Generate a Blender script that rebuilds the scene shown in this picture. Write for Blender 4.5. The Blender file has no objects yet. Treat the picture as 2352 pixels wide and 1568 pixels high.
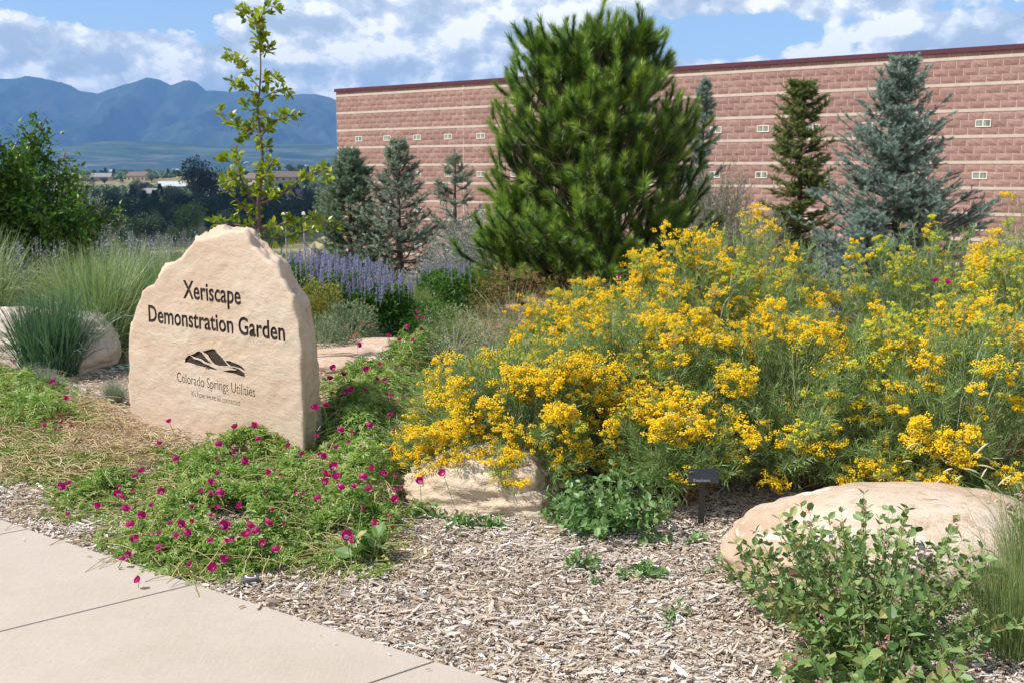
import bpy, math, random
import numpy as np
from math import radians, sin, cos, pi

# ------------------------------------------------------------------ camera, world, sun, exposure
SC = bpy.context.scene
COL = SC.collection
FPX = 2480.0; PITCH = math.atan(392 / FPX); EYE = 1.6      # reference grid 2352 x 1568
cd = bpy.data.cameras.new('camera'); cam = bpy.data.objects.new('camera', cd); COL.objects.link(cam)
cam.location = (0, 0, EYE); cam.rotation_euler = (pi / 2 - PITCH, 0, 0)
cd.sensor_width = 36; cd.lens = 36 * FPX / 2352; cd.clip_end = 60000; cd.clip_start = 0.05
SC.camera = cam
SC.view_settings.view_transform = 'Standard'; SC.view_settings.look = 'None'
SC.view_settings.exposure = 0.38; SC.view_settings.gamma = 1
SUN_EL = radians(52); SUN_AZ = radians(-103)               # azimuth from +Y towards +X: from the left, a little behind the camera
SUNV = np.array([sin(SUN_AZ) * cos(SUN_EL), cos(SUN_AZ) * cos(SUN_EL), sin(SUN_EL)])
from mathutils import Vector
sl = bpy.data.lights.new('sun', 'SUN'); sun = bpy.data.objects.new('sun', sl); COL.objects.link(sun)
sl.energy = 5.0; sl.angle = radians(0.5); sl.color = (1, 0.955, 0.88)
sun.rotation_euler = Vector(SUNV).to_track_quat('Z', 'Y').to_euler()
SC.cycles.max_bounces = 6; SC.cycles.diffuse_bounces = 3; SC.cycles.transmission_bounces = 3
SC.cycles.glossy_bounces = 2; SC.cycles.transparent_max_bounces = 8; SC.cycles.volume_bounces = 0
SC.cycles.use_denoising = True

world = bpy.data.worlds.new('World'); SC.world = world; world.use_nodes = True

class NT:
    def __init__(s, tree): s.t = tree; s.n = tree.nodes; s.l = tree.links; s.n.clear()
    def node(s, typ, **kw):
        n = s.n.new(typ)
        for k, v in kw.items(): setattr(n, k, v)
        return n
    def put(s, sock, v):
        if isinstance(v, bpy.types.NodeSocket): s.l.new(v, sock)
        elif v is not None:
            if isinstance(v, (tuple, list)) and len(v) == 3 and sock.type == 'RGBA': v = (*v, 1)
            sock.default_value = v
    def math(s, op, a, b=0.0, c=None, clamp=False):
        n = s.node('ShaderNodeMath', operation=op, use_clamp=clamp)
        s.put(n.inputs[0], a); s.put(n.inputs[1], b)
        if c is not None: s.put(n.inputs[2], c)
        return n.outputs[0]
    def noise(s, vec, scale, detail=4, rough=.55, dist=0.0, dims='3D', w=None):
        n = s.node('ShaderNodeTexNoise', noise_dimensions=dims)
        s.put(n.inputs['Vector'], vec); n.inputs['Scale'].default_value = scale
        n.inputs['Detail'].default_value = detail; n.inputs['Roughness'].default_value = rough
        n.inputs['Distortion'].default_value = dist
        if w is not None: n.inputs['W'].default_value = w
        return n.outputs['Fac']
    def ramp(s, fac, stops, interp='LINEAR'):
        n = s.node('ShaderNodeValToRGB'); cr = n.color_ramp; cr.interpolation = interp
        while len(cr.elements) > 1: cr.elements.remove(cr.elements[-1])
        for i, (p, c) in enumerate(stops):
            if isinstance(c, (int, float)): c = (c, c, c)
            e = cr.elements[0] if i == 0 else cr.elements.new(p)
            e.position = p; e.color = (*c, 1)
        s.put(n.inputs[0], fac); return n.outputs[0]
    def mix(s, f, a, b, blend='MIX'):
        n = s.node('ShaderNodeMix', data_type='RGBA', blend_type=blend)
        s.put(n.inputs[0], f); s.put(n.inputs[6], a); s.put(n.inputs[7], b); return n.outputs[2]
    def mapping(s, vec, scale=(1, 1, 1), loc=(0, 0, 0), rot=(0, 0, 0)):
        n = s.node('ShaderNodeMapping'); s.put(n.inputs[0], vec)
        n.inputs[1].default_value = loc; n.inputs[2].default_value = rot; n.inputs[3].default_value = scale
        return n.outputs[0]
    def bump(s, h, strength=.5, dist=.01, normal=None):
        n = s.node('ShaderNodeBump'); s.put(n.inputs['Height'], h)
        n.inputs['Strength'].default_value = strength; n.inputs['Distance'].default_value = dist
        if normal is not None: s.put(n.inputs['Normal'], normal)
        return n.outputs[0]

def build_world():
    t = NT(world.node_tree)
    out = t.node('ShaderNodeOutputWorld')
    sky = t.node('ShaderNodeTexSky', sky_type='NISHITA'); sky.sun_disc = False
    sky.sun_elevation = SUN_EL; sky.sun_rotation = SUN_AZ; sky.altitude = 1900; sky.dust_density = .6; sky.ozone_density = 1.2
    b1 = t.node('ShaderNodeBackground'); t.put(b1.inputs[0], sky.outputs[0]); b1.inputs[1].default_value = .135
    tc = t.node('ShaderNodeTexCoord'); sp = t.node('ShaderNodeSeparateXYZ'); t.put(sp.inputs[0], tc.outputs['Generated'])
    az = t.math('ARCTAN2', sp.outputs[0], sp.outputs[1])
    el = t.math('ARCSINE', sp.outputs[2])
    cx = t.node('ShaderNodeCombineXYZ'); t.put(cx.inputs[0], az); t.put(cx.inputs[1], el)
    P = cx.outputs[0]
    def noi(sc, det, rough, off, sy=1.7, w=0.0):
        return t.noise(t.mapping(P, scale=(1, sy, 1), loc=(off[0] + .6 + w, off[1] * sy + w, 0)), sc, det, rough, 0.0, '2D')
    def gauss(x, y, rx, ry):
        a0 = math.atan((x - 1176) / FPX); e0 = (392 - y) / FPX * cos(a0)
        u = t.math('MULTIPLY', t.math('SUBTRACT', az, a0), FPX / rx); v = t.math('MULTIPLY', t.math('SUBTRACT', el, e0), FPX / ry)
        r = t.math('ADD', t.math('MULTIPLY', u, u), t.math('MULTIPLY', v, v))
        return t.math('EXPONENT', t.math('MULTIPLY', r, -1.0))
    def total(lst):
        s_ = None
        for a in lst:
            g = t.math('MULTIPLY', gauss(*a[:4]), a[4]); s_ = g if s_ is None else t.math('ADD', s_, g)
        return s_
    # billowing: sharp creases between rounded heads
    def billow(off):
        a = noi(5, 2, .5, off); b_ = noi(20, 5, .58, off, 1.5, 3.1)
        v = t.node('ShaderNodeTexVoronoi', voronoi_dimensions='2D', feature='SMOOTH_F1'); wob = t.math('MULTIPLY', b_, .02)
        mp = t.mapping(P, scale=(1, 1.35, 1), loc=(off[0] + .2, off[1] * 1.35 + .1, 0))
        av = t.node('ShaderNodeVectorMath', operation='ADD'); t.put(av.inputs[0], mp); cmb = t.node('ShaderNodeCombineXYZ'); t.put(cmb.inputs[0], wob); t.put(cmb.inputs[1], t.math('MULTIPLY', wob, .8)); t.put(av.inputs[1], cmb.outputs[0])
        t.put(v.inputs['Vector'], av.outputs[0]); v.inputs['Scale'].default_value = 16; v.inputs['Smoothness'].default_value = .5; v.inputs['Detail'].default_value = 3; v.inputs['Roughness'].default_value = .55
        h = t.math('MULTIPLY', v.outputs['Distance'], -.20)
        return t.math('ADD', t.math('ADD', t.math('MULTIPLY', a, .75), t.math('MULTIPLY', b_, .66)), h)
    n0 = billow((0, 0)); n1 = billow((.008, -.012))
    shape = total([(310, 5, 270, 72, -1.0), (40, 30, 90, 60, .12), (1700, 98, 260, 42, -.85), (2250, 30, 200, 22, -.22), (1500, 110, 120, 30, -.12), (560, 70, 60, 30, .1), (640, 40, 110, 60, .35), (2060, 100, 190, 45, .45),
                   (250, 125, 280, 50, .25), (1000, 60, 400, 90, .16), (1990, 28, 90, 12, .3), (1500, 20, 200, 26, .14), (400, 210, 600, 40, .2)])
    elb = t.math('MULTIPLY', t.math('SUBTRACT', el, .20, clamp=True), -.5)
    cov = t.math('ADD', n0, t.math('ADD', shape, t.math('ADD', elb, .16)))
    alpha = t.ramp(cov, [(0, 0), (.45, 0), (.49, .6), (.56, 1)], 'EASE')
    d = t.math('MULTIPLY', t.math('SUBTRACT', n0, n1), 4.6)
    topb = t.math('MULTIPLY', t.math('SUBTRACT', cov, .66, clamp=True), -.50)
    soft = t.math('MULTIPLY', t.math('SUBTRACT', noi(4.5, 3, .5, (0, 0), 2.6, 7.7), .5), .9)
    warm = total([(2060, 80, 190, 40, .30), (650, 60, 150, 60, .22), (230, 95, 280, 45, .16), (1200, 105, 160, 22, .16), (1350, 30, 600, 40, -.12), (300, 190, 500, 40, -.05)])
    lit = t.math('ADD', t.math('ADD', t.math('ADD', d, soft), topb), t.math('ADD', warm, .56))
    ccol = t.ramp(lit, [(0, (.40, .46, .52)), (.4, (.52, .565, .605)), (.68, (.70, .725, .74)), (1, (.97, .94, .89))], 'EASE')
    b2 = t.node('ShaderNodeBackground'); t.put(b2.inputs[0], ccol); b2.inputs[1].default_value = 1.2
    m = t.node('ShaderNodeMixShader'); t.put(m.inputs[0], t.math('MULTIPLY', alpha, .97)); t.l.new(b1.outputs[0], m.inputs[1]); t.l.new(b2.outputs[0], m.inputs[2])
    t.l.new(m.outputs[0], out.inputs[0])
build_world()

# ------------------------------------------------------------------ helpers
rng = np.random.default_rng(11); random.seed(11)
def ray(x, y):
    u = (x - 1176) / FPX; v = (784 - y) / FPX
    return np.array([u, cos(PITCH) + v * sin(PITCH), -sin(PITCH) + v * cos(PITCH)])
def G(x, y, z=0.0):
    r = ray(x, y); t = (z - EYE) / r[2]; return np.array([r[0] * t, r[1] * t, z])
def A(x, y, Y):
    r = ray(x, y); return np.array([0, 0, EYE]) + r * (Y / r[1])
def ss(x, a, b):
    t = np.clip((np.asarray(x, float) - a) / (b - a), 0, 1); return t * t * (3 - 2 * t)
def _hash(i, j, k, s):
    n = (i.astype(np.int64) * 374761393 + j.astype(np.int64) * 668265263 + k.astype(np.int64) * 2147483647 + s * 1274126177) & 0xffffffff
    n = ((n ^ (n >> 13)) * 1274126177) & 0xffffffff
    return ((n ^ (n >> 16)) & 0xffffff) / 16777215.0
def vnoise(p, seed=0):
    p = np.asarray(p, float); f = np.floor(p); i = f.astype(np.int64); u = p - f; u = u * u * (3 - 2 * u); r = 0
    for a in (0, 1):
        for b in (0, 1):
            for c in (0, 1):
                w = (u[:, 0] if a else 1 - u[:, 0]) * (u[:, 1] if b else 1 - u[:, 1]) * (u[:, 2] if c else 1 - u[:, 2])
                r = r + w * _hash(i[:, 0] + a, i[:, 1] + b, i[:, 2] + c, seed)
    return r * 2 - 1
def fbm(p, oct=4, seed=0, gain=.5):
    r = 0; a = 1
    for o in range(oct): r = r + a * vnoise(np.asarray(p) * 2 ** o + o * 17.3, seed + o); a *= gain
    return r
VY = [0, 14, 60, 150, 300, 420, 600, 800, 1000, 1400, 2200, 3500, 4600, 5200, 9000]
VZ = [0, 0, -7, -11, -15, -14, -8, -2.5, -2, -25, -45, -10, 55, 60, 60]
def zt(x, y):
    x = np.asarray(x, float); y = np.asarray(y, float)
    g = -2.5 * ss(y, 12, 27)
    q = -x - .16 * y
    w = np.maximum(ss(y, 75, 110), ss(q, -1, 8) * ss(y, 12, 20))
    V = np.interp(y, VY, VZ) + 9 * ss(-q, 0, 150) * ss(y, 450, 800) * (1 - ss(y, 1000, 1400))
    P3 = np.stack([x / 60, y / 60, 0 * x], -1).reshape(-1, 3)
    und = (vnoise(P3, 5).reshape(x.shape)) * 1.2 * ss(y, 80, 300)
    und = und + (fbm(P3 / 9, 4, 41).reshape(x.shape) * 30 + fbm(P3 / 2.5, 3, 43).reshape(x.shape) * 7) * ss(y, 1900, 3200)
    return g * (1 - w) + w * (V + und)
def hit(x, y):
    r = ray(x, y)
    ts = np.concatenate([np.linspace(2, 60, 600), np.geomspace(60, 6000, 2500)])
    p = np.array([0, 0, EYE]) + r[None] * ts[:, None]
    d = p[:, 2] - zt(p[:, 0], p[:, 1]); k = np.argmax(d < 0)
    if not (d < 0).any(): k = len(ts) - 1
    return p[k]

def frames(d, roll=0.0, up=(0, 0, 1)):
    d = d / (np.linalg.norm(d, axis=1, keepdims=True) + 1e-9)
    u = np.tile(np.array(up, float), (len(d), 1)); par = np.abs((d * u).sum(1)) > .98
    u[par] = (0, 1, 0)
    x = np.cross(d, u); x /= np.linalg.norm(x, axis=1, keepdims=True) + 1e-9
    z = np.cross(x, d)
    roll = np.broadcast_to(roll, (len(d),))
    c = np.cos(roll)[:, None]; s = np.sin(roll)[:, None]
    X = x * c + z * s; Z = -x * s + z * c
    return np.stack([X, d, Z], -1)
class Bag:
    def __init__(s): s.V = []; s.F = []; s.R = []; s.M = []; s.n = 0
    def add(s, V, F, r=None, m=0):
        V = np.asarray(V, float).reshape(-1, 3); F = np.asarray(F, np.int64)
        if len(V) == 0: return s
        s.V.append(V); s.F.append(F + s.n); s.n += len(V)
        s.R.append(np.broadcast_to(np.asarray(.5 if r is None else r, float), (len(F),))); s.M.append(np.full(len(F), m)); return s
    def inst(s, tv, tf, pos, R, sc, r=None, m=0):
        N = len(pos)
        if N == 0: return s
        sc = np.asarray(sc, float)
        if sc.ndim == 0: sc = np.full(N, float(sc))
        T = tv[None] * (sc[:, None, None] if sc.ndim == 1 else sc[:, None, :])
        V = np.einsum('nij,nkj->nki', R, T) + pos[:, None, :]
        F = tf[None] + (np.arange(N) * len(tv))[:, None, None]
        if r is None: r = rng.random(N)
        s.add(V, F.reshape(-1, tf.shape[1]), np.repeat(np.broadcast_to(r, (N,)), len(tf)), m); return s
    def build(s, name, mats, parent=None, smooth=False, **kw):
        me = bpy.data.meshes.new(name)
        if s.n:
            V = np.concatenate(s.V); li = np.concatenate([f.reshape(-1) for f in s.F]); tot = np.concatenate([np.full(len(f), f.shape[1]) for f in s.F])
            me.vertices.add(len(V)); me.vertices.foreach_set('co', V.astype(np.float32).ravel())
            me.loops.add(len(li)); me.loops.foreach_set('vertex_index', li.astype(np.int32))
            me.polygons.add(len(tot)); st = np.concatenate([[0], np.cumsum(tot)[:-1]]); me.polygons.foreach_set('loop_start', st.astype(np.int32))
            me.polygons.foreach_set('material_index', np.concatenate(s.M).astype(np.int32))
            if smooth: me.polygons.foreach_set('use_smooth', np.ones(len(tot), bool))
            me.update(calc_edges=True)
            a = me.attributes.new('rnd', 'FLOAT', 'FACE'); a.data.foreach_set('value', np.concatenate(s.R).astype(np.float32))
            if not smooth: me.shade_flat()
        for m in (mats if isinstance(mats, (list, tuple)) else [mats]): me.materials.append(m)
        o = bpy.data.objects.new(name, me); COL.objects.link(o)
        if parent is not None: o.parent = parent; o.location = -Vector(parent['_loc']) if '_loc' in parent else (0, 0, 0)
        for k, v in kw.items(): o[k] = v
        return o
def thing(name, loc, label, cat, group=None):
    o = bpy.data.objects.new(name, None); COL.objects.link(o); o.location = Vector([float(v) for v in loc]); o.empty_display_size = .1
    o['label'] = label; o['category'] = cat
    if group: o['group'] = group
    o['_loc'] = [float(v) for v in loc]
    return o
def tubes(P, Rr, k=4):
    P = np.asarray(P, float); N, S, _ = P.shape; Rr = np.broadcast_to(Rr, (N, S))
    T = np.gradient(P, axis=1); T /= np.linalg.norm(T, axis=2, keepdims=True) + 1e-9
    ref = np.tile(np.array([.31, .27, .91]), (N, S, 1)); ref[np.abs((T * ref).sum(2)) > .9] = (1, 0, 0)
    X = np.cross(T, ref); X /= np.linalg.norm(X, axis=2, keepdims=True) + 1e-9; Y = np.cross(T, X)
    a = np.arange(k) * 2 * pi / k
    V = P[:, :, None, :] + Rr[:, :, None, None] * (np.cos(a)[None, None, :, None] * X[:, :, None, :] + np.sin(a)[None, None, :, None] * Y[:, :, None, :])
    idx = (np.arange(N)[:, None, None] * S + np.arange(S - 1)[None, :, None]) * k + np.arange(k)[None, None, :]
    nxt = idx - np.arange(k)[None, None, :] + ((np.arange(k) + 1) % k)[None, None, :]
    F = np.stack([idx, nxt, nxt + k, idx + k], -1).reshape(-1, 4)
    return V.reshape(-1, 3), F, N
def add_tubes(bag, P, Rr, k=4, r=None, m=0):
    V, F, N = tubes(P, Rr, k); per = len(F) // N
    if r is None: r = rng.random(N)
    bag.add(V, F, np.repeat(np.broadcast_to(r, (N,)), per), m)
def ribbons(bag, P, W, side, r=None, m=0):
    P = np.asarray(P, float); N, S, _ = P.shape; W = np.broadcast_to(W, (N, S))
    L = P - side[:, None, :] * W[:, :, None] / 2; Rv = P + side[:, None, :] * W[:, :, None] / 2
    V = np.stack([L, Rv], 2).reshape(-1, 3)
    i = (np.arange(N)[:, None] * S + np.arange(S - 1)[None]) * 2
    F = np.stack([i, i + 1, i + 3, i + 2], -1).reshape(-1, 4)
    if r is None: r = rng.random(N)
    bag.add(V, F, np.repeat(np.broadcast_to(r, (N,)), S - 1), m)
def boxes(bag, c, s, r=None, m=0, R=None):
    c = np.asarray(c, float).reshape(-1, 3); s = np.asarray(s, float).reshape(-1, 3); N = len(c)
    tv = np.array([[x, y, z] for x in (-.5, .5) for y in (-.5, .5) for z in (-.5, .5)])
    tf = np.array([[0, 1, 3, 2], [4, 6, 7, 5], [0, 4, 5, 1], [2, 3, 7, 6], [0, 2, 6, 4], [1, 5, 7, 3]])
    if R is None: R = np.tile(np.eye(3), (N, 1, 1))
    bag.inst(tv, tf, c, R, np.broadcast_to(s, (N, 3)), r, m)
def unit(v): return v / (np.linalg.norm(v, axis=-1, keepdims=True) + 1e-9)
def rvec(n): return unit(rng.normal(size=(n, 3)))
def resample(pts, n):
    pts = np.asarray(pts, float); d = np.concatenate([[0], np.cumsum(np.linalg.norm(np.diff(pts, axis=0), axis=1))])
    t = np.linspace(0, d[-1], n); return np.stack([np.interp(t, d, pts[:, i]) for i in range(pts.shape[1])], -1)

# ------------------------------------------------------------------ materials
def newmat(name):
    m = bpy.data.materials.new(name); m.use_nodes = True; t = NT(m.node_tree)
    out = t.node('ShaderNodeOutputMaterial'); p = t.node('ShaderNodeBsdfPrincipled'); t.l.new(p.outputs[0], out.inputs[0])
    return m, t, p, out
def leafmat(name, cols, rough=.55, trans=.3, tcol=None, spec=.35):
    m, t, p, out = newmat(name)
    at = t.node('ShaderNodeAttribute', attribute_name='rnd')
    c = t.ramp(at.outputs['Fac'], [(i / max(1, len(cols) - 1), k) for i, k in enumerate(cols)])
    t.put(p.inputs['Base Color'], c); p.inputs['Roughness'].default_value = rough; p.inputs['Specular IOR Level'].default_value = spec
    if trans > 0:
        tr = t.node('ShaderNodeBsdfTranslucent'); t.put(tr.inputs[0], t.mix(1.0, c, tcol or (1.0, 1.15, .55), 'MULTIPLY'))
        mx = t.node('ShaderNodeMixShader'); mx.inputs[0].default_value = trans
        t.l.new(p.outputs[0], mx.inputs[1]); t.l.new(tr.outputs[0], mx.inputs[2]); t.l.new(mx.outputs[0], out.inputs[0])
    return m
def plain(name, col, rough=.6, metal=0.0, var=.0, scale=20, bump=0.0):
    m, t, p, out = newmat(name)
    tc = t.node('ShaderNodeTexCoord').outputs['Object']
    n = t.noise(tc, scale, 5, .6)
    c2 = tuple(max(0, v * (1 - var)) for v in col); c1 = tuple(min(1, v * (1 + var)) for v in col)
    t.put(p.inputs['Base Color'], t.ramp(n, [(.3, c2), (.7, c1)]))
    p.inputs['Roughness'].default_value = rough; p.inputs['Metallic'].default_value = metal
    if bump: t.put(p.inputs['Normal'], t.bump(n, .6, bump))
    return m
def wood_twig(name, cols, rough=.8):
    return leafmat(name, cols, rough, 0)
def rockmat(name, base, dark, light, scale=3, speck=None, bump=.012, strat=None, rough=.85, streak=None):
    m, t, p, out = newmat(name)
    tc = t.node('ShaderNodeTexCoord').outputs['Object']
    v = t.mapping(tc, scale=strat[0], rot=strat[1]) if strat else tc
    n1 = t.noise(v, scale, 6, .6, .4); n2 = t.noise(v, scale * 9, 6, .65, .2); n3 = t.noise(tc, scale * 45, 3, .6)
    c = t.ramp(n1, [(.25, dark), (.5, base), (.75, light)])
    c = t.mix(t.ramp(n2, [(.33, .8), (.45, 0), (1, 0)]), c, dark)
    c = t.mix(t.ramp(n2, [(0, 0), (.55, 0), (.75, .5)]), c, light)
    if streak:
        q = t.mapping(tc, scale=(.9, .9, 3.0), rot=(.3, .4, .2)); n4 = t.noise(q, 2.1, 4, .6, .8); n4 = t.math('MULTIPLY', n4, t.ramp(n2, [(.3, .8), (.6, 1.05)]))
        c = t.mix(t.ramp(n4, [(.57, 0), (.65, .8)]), c, streak)
    if speck:
        vo = t.node('ShaderNodeTexVoronoi'); t.put(vo.inputs['Vector'], tc); vo.inputs['Scale'].default_value = speck[0]
        c = t.mix(t.ramp(vo.outputs['Distance'], [(0, 1), (.28, 0)]), c, speck[1])
    t.put(p.inputs['Base Color'], c); p.inputs['Roughness'].default_value = rough; p.inputs['Specular IOR Level'].default_value = .25
    h = t.math('ADD', t.math('MULTIPLY', n1, 1.0), t.math('ADD', t.math('MULTIPLY', n2, .45), t.math('MULTIPLY', n3, .12)))
    t.put(p.inputs['Normal'], t.bump(h, .8, bump))
    return m

M = {}
M['rb_leaf'] = leafmat('rabbitbrush leaf', [(.12, .21, .05), (.22, .33, .10), (.38, .46, .22)], .5, .25)
M['rb_stem'] = leafmat('rabbitbrush stem', [(.30, .33, .22), (.42, .45, .32), (.24, .20, .12)], .7, 0)
M['rb_dead'] = leafmat('dry stem', [(.14, .07, .03), (.25, .13, .06), (.33, .20, .10)], .8, 0)
M['rb_flower'] = leafmat('yellow blossom', [(.93, .61, .006), (.97, .71, .010), (1.0, .81, .03)], .6, .3, (1, .95, .6))
M['rb_bud'] = leafmat('yellow green bud', [(.55, .56, .04), (.75, .68, .04), (.42, .50, .07)], .6, .2)
M['rb_fade'] = leafmat('faded blossom', [(.55, .32, .10), (.62, .40, .16)], .8, .1, (1, .8, .6))
M['wc_leaf'] = leafmat('winecup leaf', [(.09, .175, .03), (.19, .31, .06), (.32, .43, .11), (.46, .50, .22)], .45, .35)
M['wc_leaf_b'] = leafmat('winecup leaf bluish', [(.09, .18, .05), (.2, .31, .12), (.3, .4, .2)], .45, .3)
M['wc_stem'] = leafmat('trailing stem', [(.36, .26, .12), (.46, .35, .17), (.25, .28, .08)], .7, 0)
M['straw'] = leafmat('straw', [(.48, .36, .19), (.60, .48, .29), (.42, .27, .14), (.34, .34, .14)], .8, 0)
def petalmat():
    m, t, p, out = newmat('magenta petal')
    at = t.node('ShaderNodeAttribute', attribute_name='rnd')
    c = t.ramp(at.outputs['Fac'], [(0, (.75, .55, .6)), (.12, (.75, .50, .60)), (.18, (.42, .003, .13)), (1, (.52, .006, .20))])
    t.put(p.inputs['Base Color'], c); p.inputs['Roughness'].default_value = .5
    tr = t.node('ShaderNodeBsdfTranslucent'); t.put(tr.inputs[0], c)
    mx = t.node('ShaderNodeMixShader'); mx.inputs[0].default_value = .3
    t.l.new(p.outputs[0], mx.inputs[1]); t.l.new(tr.outputs[0], mx.inputs[2]); t.l.new(mx.outputs[0], out.inputs[0])
    return m
M['petal'] = petalmat()
M['pine'] = leafmat('pine needle', [(.025, .075, .010), (.08, .165, .020), (.19, .31, .035), (.42, .52, .10)], .4, .2, spec=.5)
M['pine_bark'] = leafmat('pine bark', [(.07, .05, .035), (.12, .09, .06)], .9, 0)
M['candle'] = leafmat('pine bud', [(.45, .32, .12), (.55, .42, .2)], .7, 0)
M['spruce_blue'] = leafmat('blue spruce needle', [(.13, .19, .155), (.23, .32, .26), (.38, .47, .40)], .5, .1, (1, 1, .9))
M['spruce_grey'] = leafmat('grey spruce needle', [(.15, .20, .14), (.26, .32, .23), (.36, .41, .30)], .5, .1, (1, 1, .9))
M['spruce_green'] = leafmat('green spruce needle', [(.08, .12, .02), (.16, .20, .05), (.24, .27, .09)], .5, .1)
M['spruce_dark'] = leafmat('dark spruce needle', [(.09, .15, .09), (.17, .25, .16), (.26, .35, .23)], .5, .08)
M['bark'] = leafmat('bark', [(.06, .045, .035), (.11, .085, .065)], .9, 0)
M['bark_grey'] = leafmat('grey bark', [(.22, .20, .17), (.34, .31, .27), (.14, .12, .1)], .9, 0)
M['twig_red'] = leafmat('reddish young bark', [(.09, .05, .045), (.16, .09, .08)], .6, 0)
M['apple'] = leafmat('apple leaf', [(.09, .15, .015), (.19, .27, .02), (.32, .38, .035), (.45, .46, .05)], .38, .4, (1.1, 1.2, .3), spec=.5)
M['decid'] = leafmat('broad leaf', [(.03, .09, .012), (.06, .15, .015), (.11, .22, .02), (.16, .25, .03)], .35, .35, spec=.5)
M['silver'] = leafmat('silver leaf', [(.20, .25, .21), (.30, .35, .30), (.38, .42, .37)], .6, .15, (1, 1, .9))
M['willow'] = leafmat('thin leaf', [(.13, .16, .05), (.20, .23, .09), (.26, .22, .12)], .6, .2)
M['grass'] = leafmat('tall grass blade', [(.09, .165, .055), (.19, .28, .11), (.33, .40, .22), (.50, .54, .38)], .5, .3)
M['grass_y'] = leafmat('yellow green grass', [(.18, .26, .05), (.31, .39, .12), (.47, .50, .26)], .5, .3)
M['grass_b'] = leafmat('blue green grass', [(.06, .13, .07), (.10, .20, .11), (.17, .27, .18)], .5, .2)
M['fescue'] = leafmat('blue fescue blade', [(.22, .26, .21), (.30, .35, .28), (.38, .40, .28)], .6, .15)
M['fine_green'] = leafmat('fine green blade', [(.12, .20, .05), (.20, .28, .09), (.32, .34, .16)], .6, .2)
M['iris'] = leafmat('striped sword leaf', [(.20, .28, .10), (.40, .46, .24), (.58, .60, .38)], .5, .2)
M['lav'] = leafmat('lavender blossom', [(.17, .17, .38), (.27, .26, .50), (.38, .37, .58)], .8, .15, (1, 1, 1.1))
M['sage'] = leafmat('pale violet blossom', [(.34, .34, .50), (.45, .44, .58), (.42, .46, .44)], .8, .15, (1, 1, 1.1))
M['mint'] = leafmat('dense green leaf', [(.035, .10, .015), (.07, .17, .02), (.12, .24, .03)], .45, .3)
M['mint_y'] = leafmat('yellowish leaf', [(.17, .22, .04), (.28, .28, .06), (.33, .22, .08)], .5, .3)
M['penst'] = leafmat('blue grey leaf', [(.12, .19, .10), (.20, .28, .17), (.28, .34, .2)], .5, .2)
M['red'] = leafmat('coral blossom', [(.60, .12, .08), (.65, .20, .12)], .6, .2, (1, .8, .8))
M['mat_leaf'] = leafmat('low blue green leaf', [(.14, .22, .13), (.20, .30, .19), (.29, .38, .25)], .5, .2)
M['moss'] = leafmat('bright green leaf', [(.13, .28, .01), (.22, .38, .02)], .5, .3)
M['brown_seed'] = leafmat('brown seed head', [(.24, .16, .05), (.33, .22, .08), (.18, .17, .05)], .8, .1)
M['white_fl'] = leafmat('white blossom', [(.75, .75, .65), (.8, .8, .7)], .6, .2, (1, 1, 1))
M['snow_leaf'] = leafmat('oval blue green leaf', [(.06, .125, .03), (.12, .21, .055), (.20, .30, .10), (.32, .30, .10)], .45, .2)
M['snow_stem'] = leafmat('pale green stem', [(.24, .28, .10), (.34, .34, .14), (.30, .18, .08)], .6, 0)
M['pink'] = leafmat('pink blossom', [(.45, .12, .16), (.60, .30, .32), (.5, .18, .26)], .6, .2, (1, .8, .9))
M['spurge'] = leafmat('light green oval leaf', [(.08, .17, .05), (.14, .27, .08), (.22, .36, .13)], .4, .3)
M['seed_eye'] = leafmat('pale seed comb', [(.62, .55, .32), (.72, .64, .42)], .6, .1, (1, 1, .7))
M['mulch'] = leafmat('wood chip', [(.22, .165, .12), (.38, .29, .215), (.52, .41, .31), (.60, .50, .40), (.46, .41, .36), (.66, .60, .54), (.85, .83, .80)], .85, 0, spec=.15)
M['far_tree'] = leafmat('far broad leaf', [(.025, .055, .02), (.045, .09, .03), (.07, .12, .04)], .7, .1)
M['far_shaded'] = leafmat('far shaded leaf', [(.016, .036, .018), (.03, .058, .026)], .8, .05)  # cloud shade over the valley wood put into the leaf colour
M['far_light'] = leafmat('far light leaf', [(.07, .13, .03), (.12, .19, .05), (.17, .23, .08)], .7, .15)
M['far_sage'] = leafmat('far sage leaf', [(.14, .18, .10), (.20, .24, .14)], .8, .1)

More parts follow.
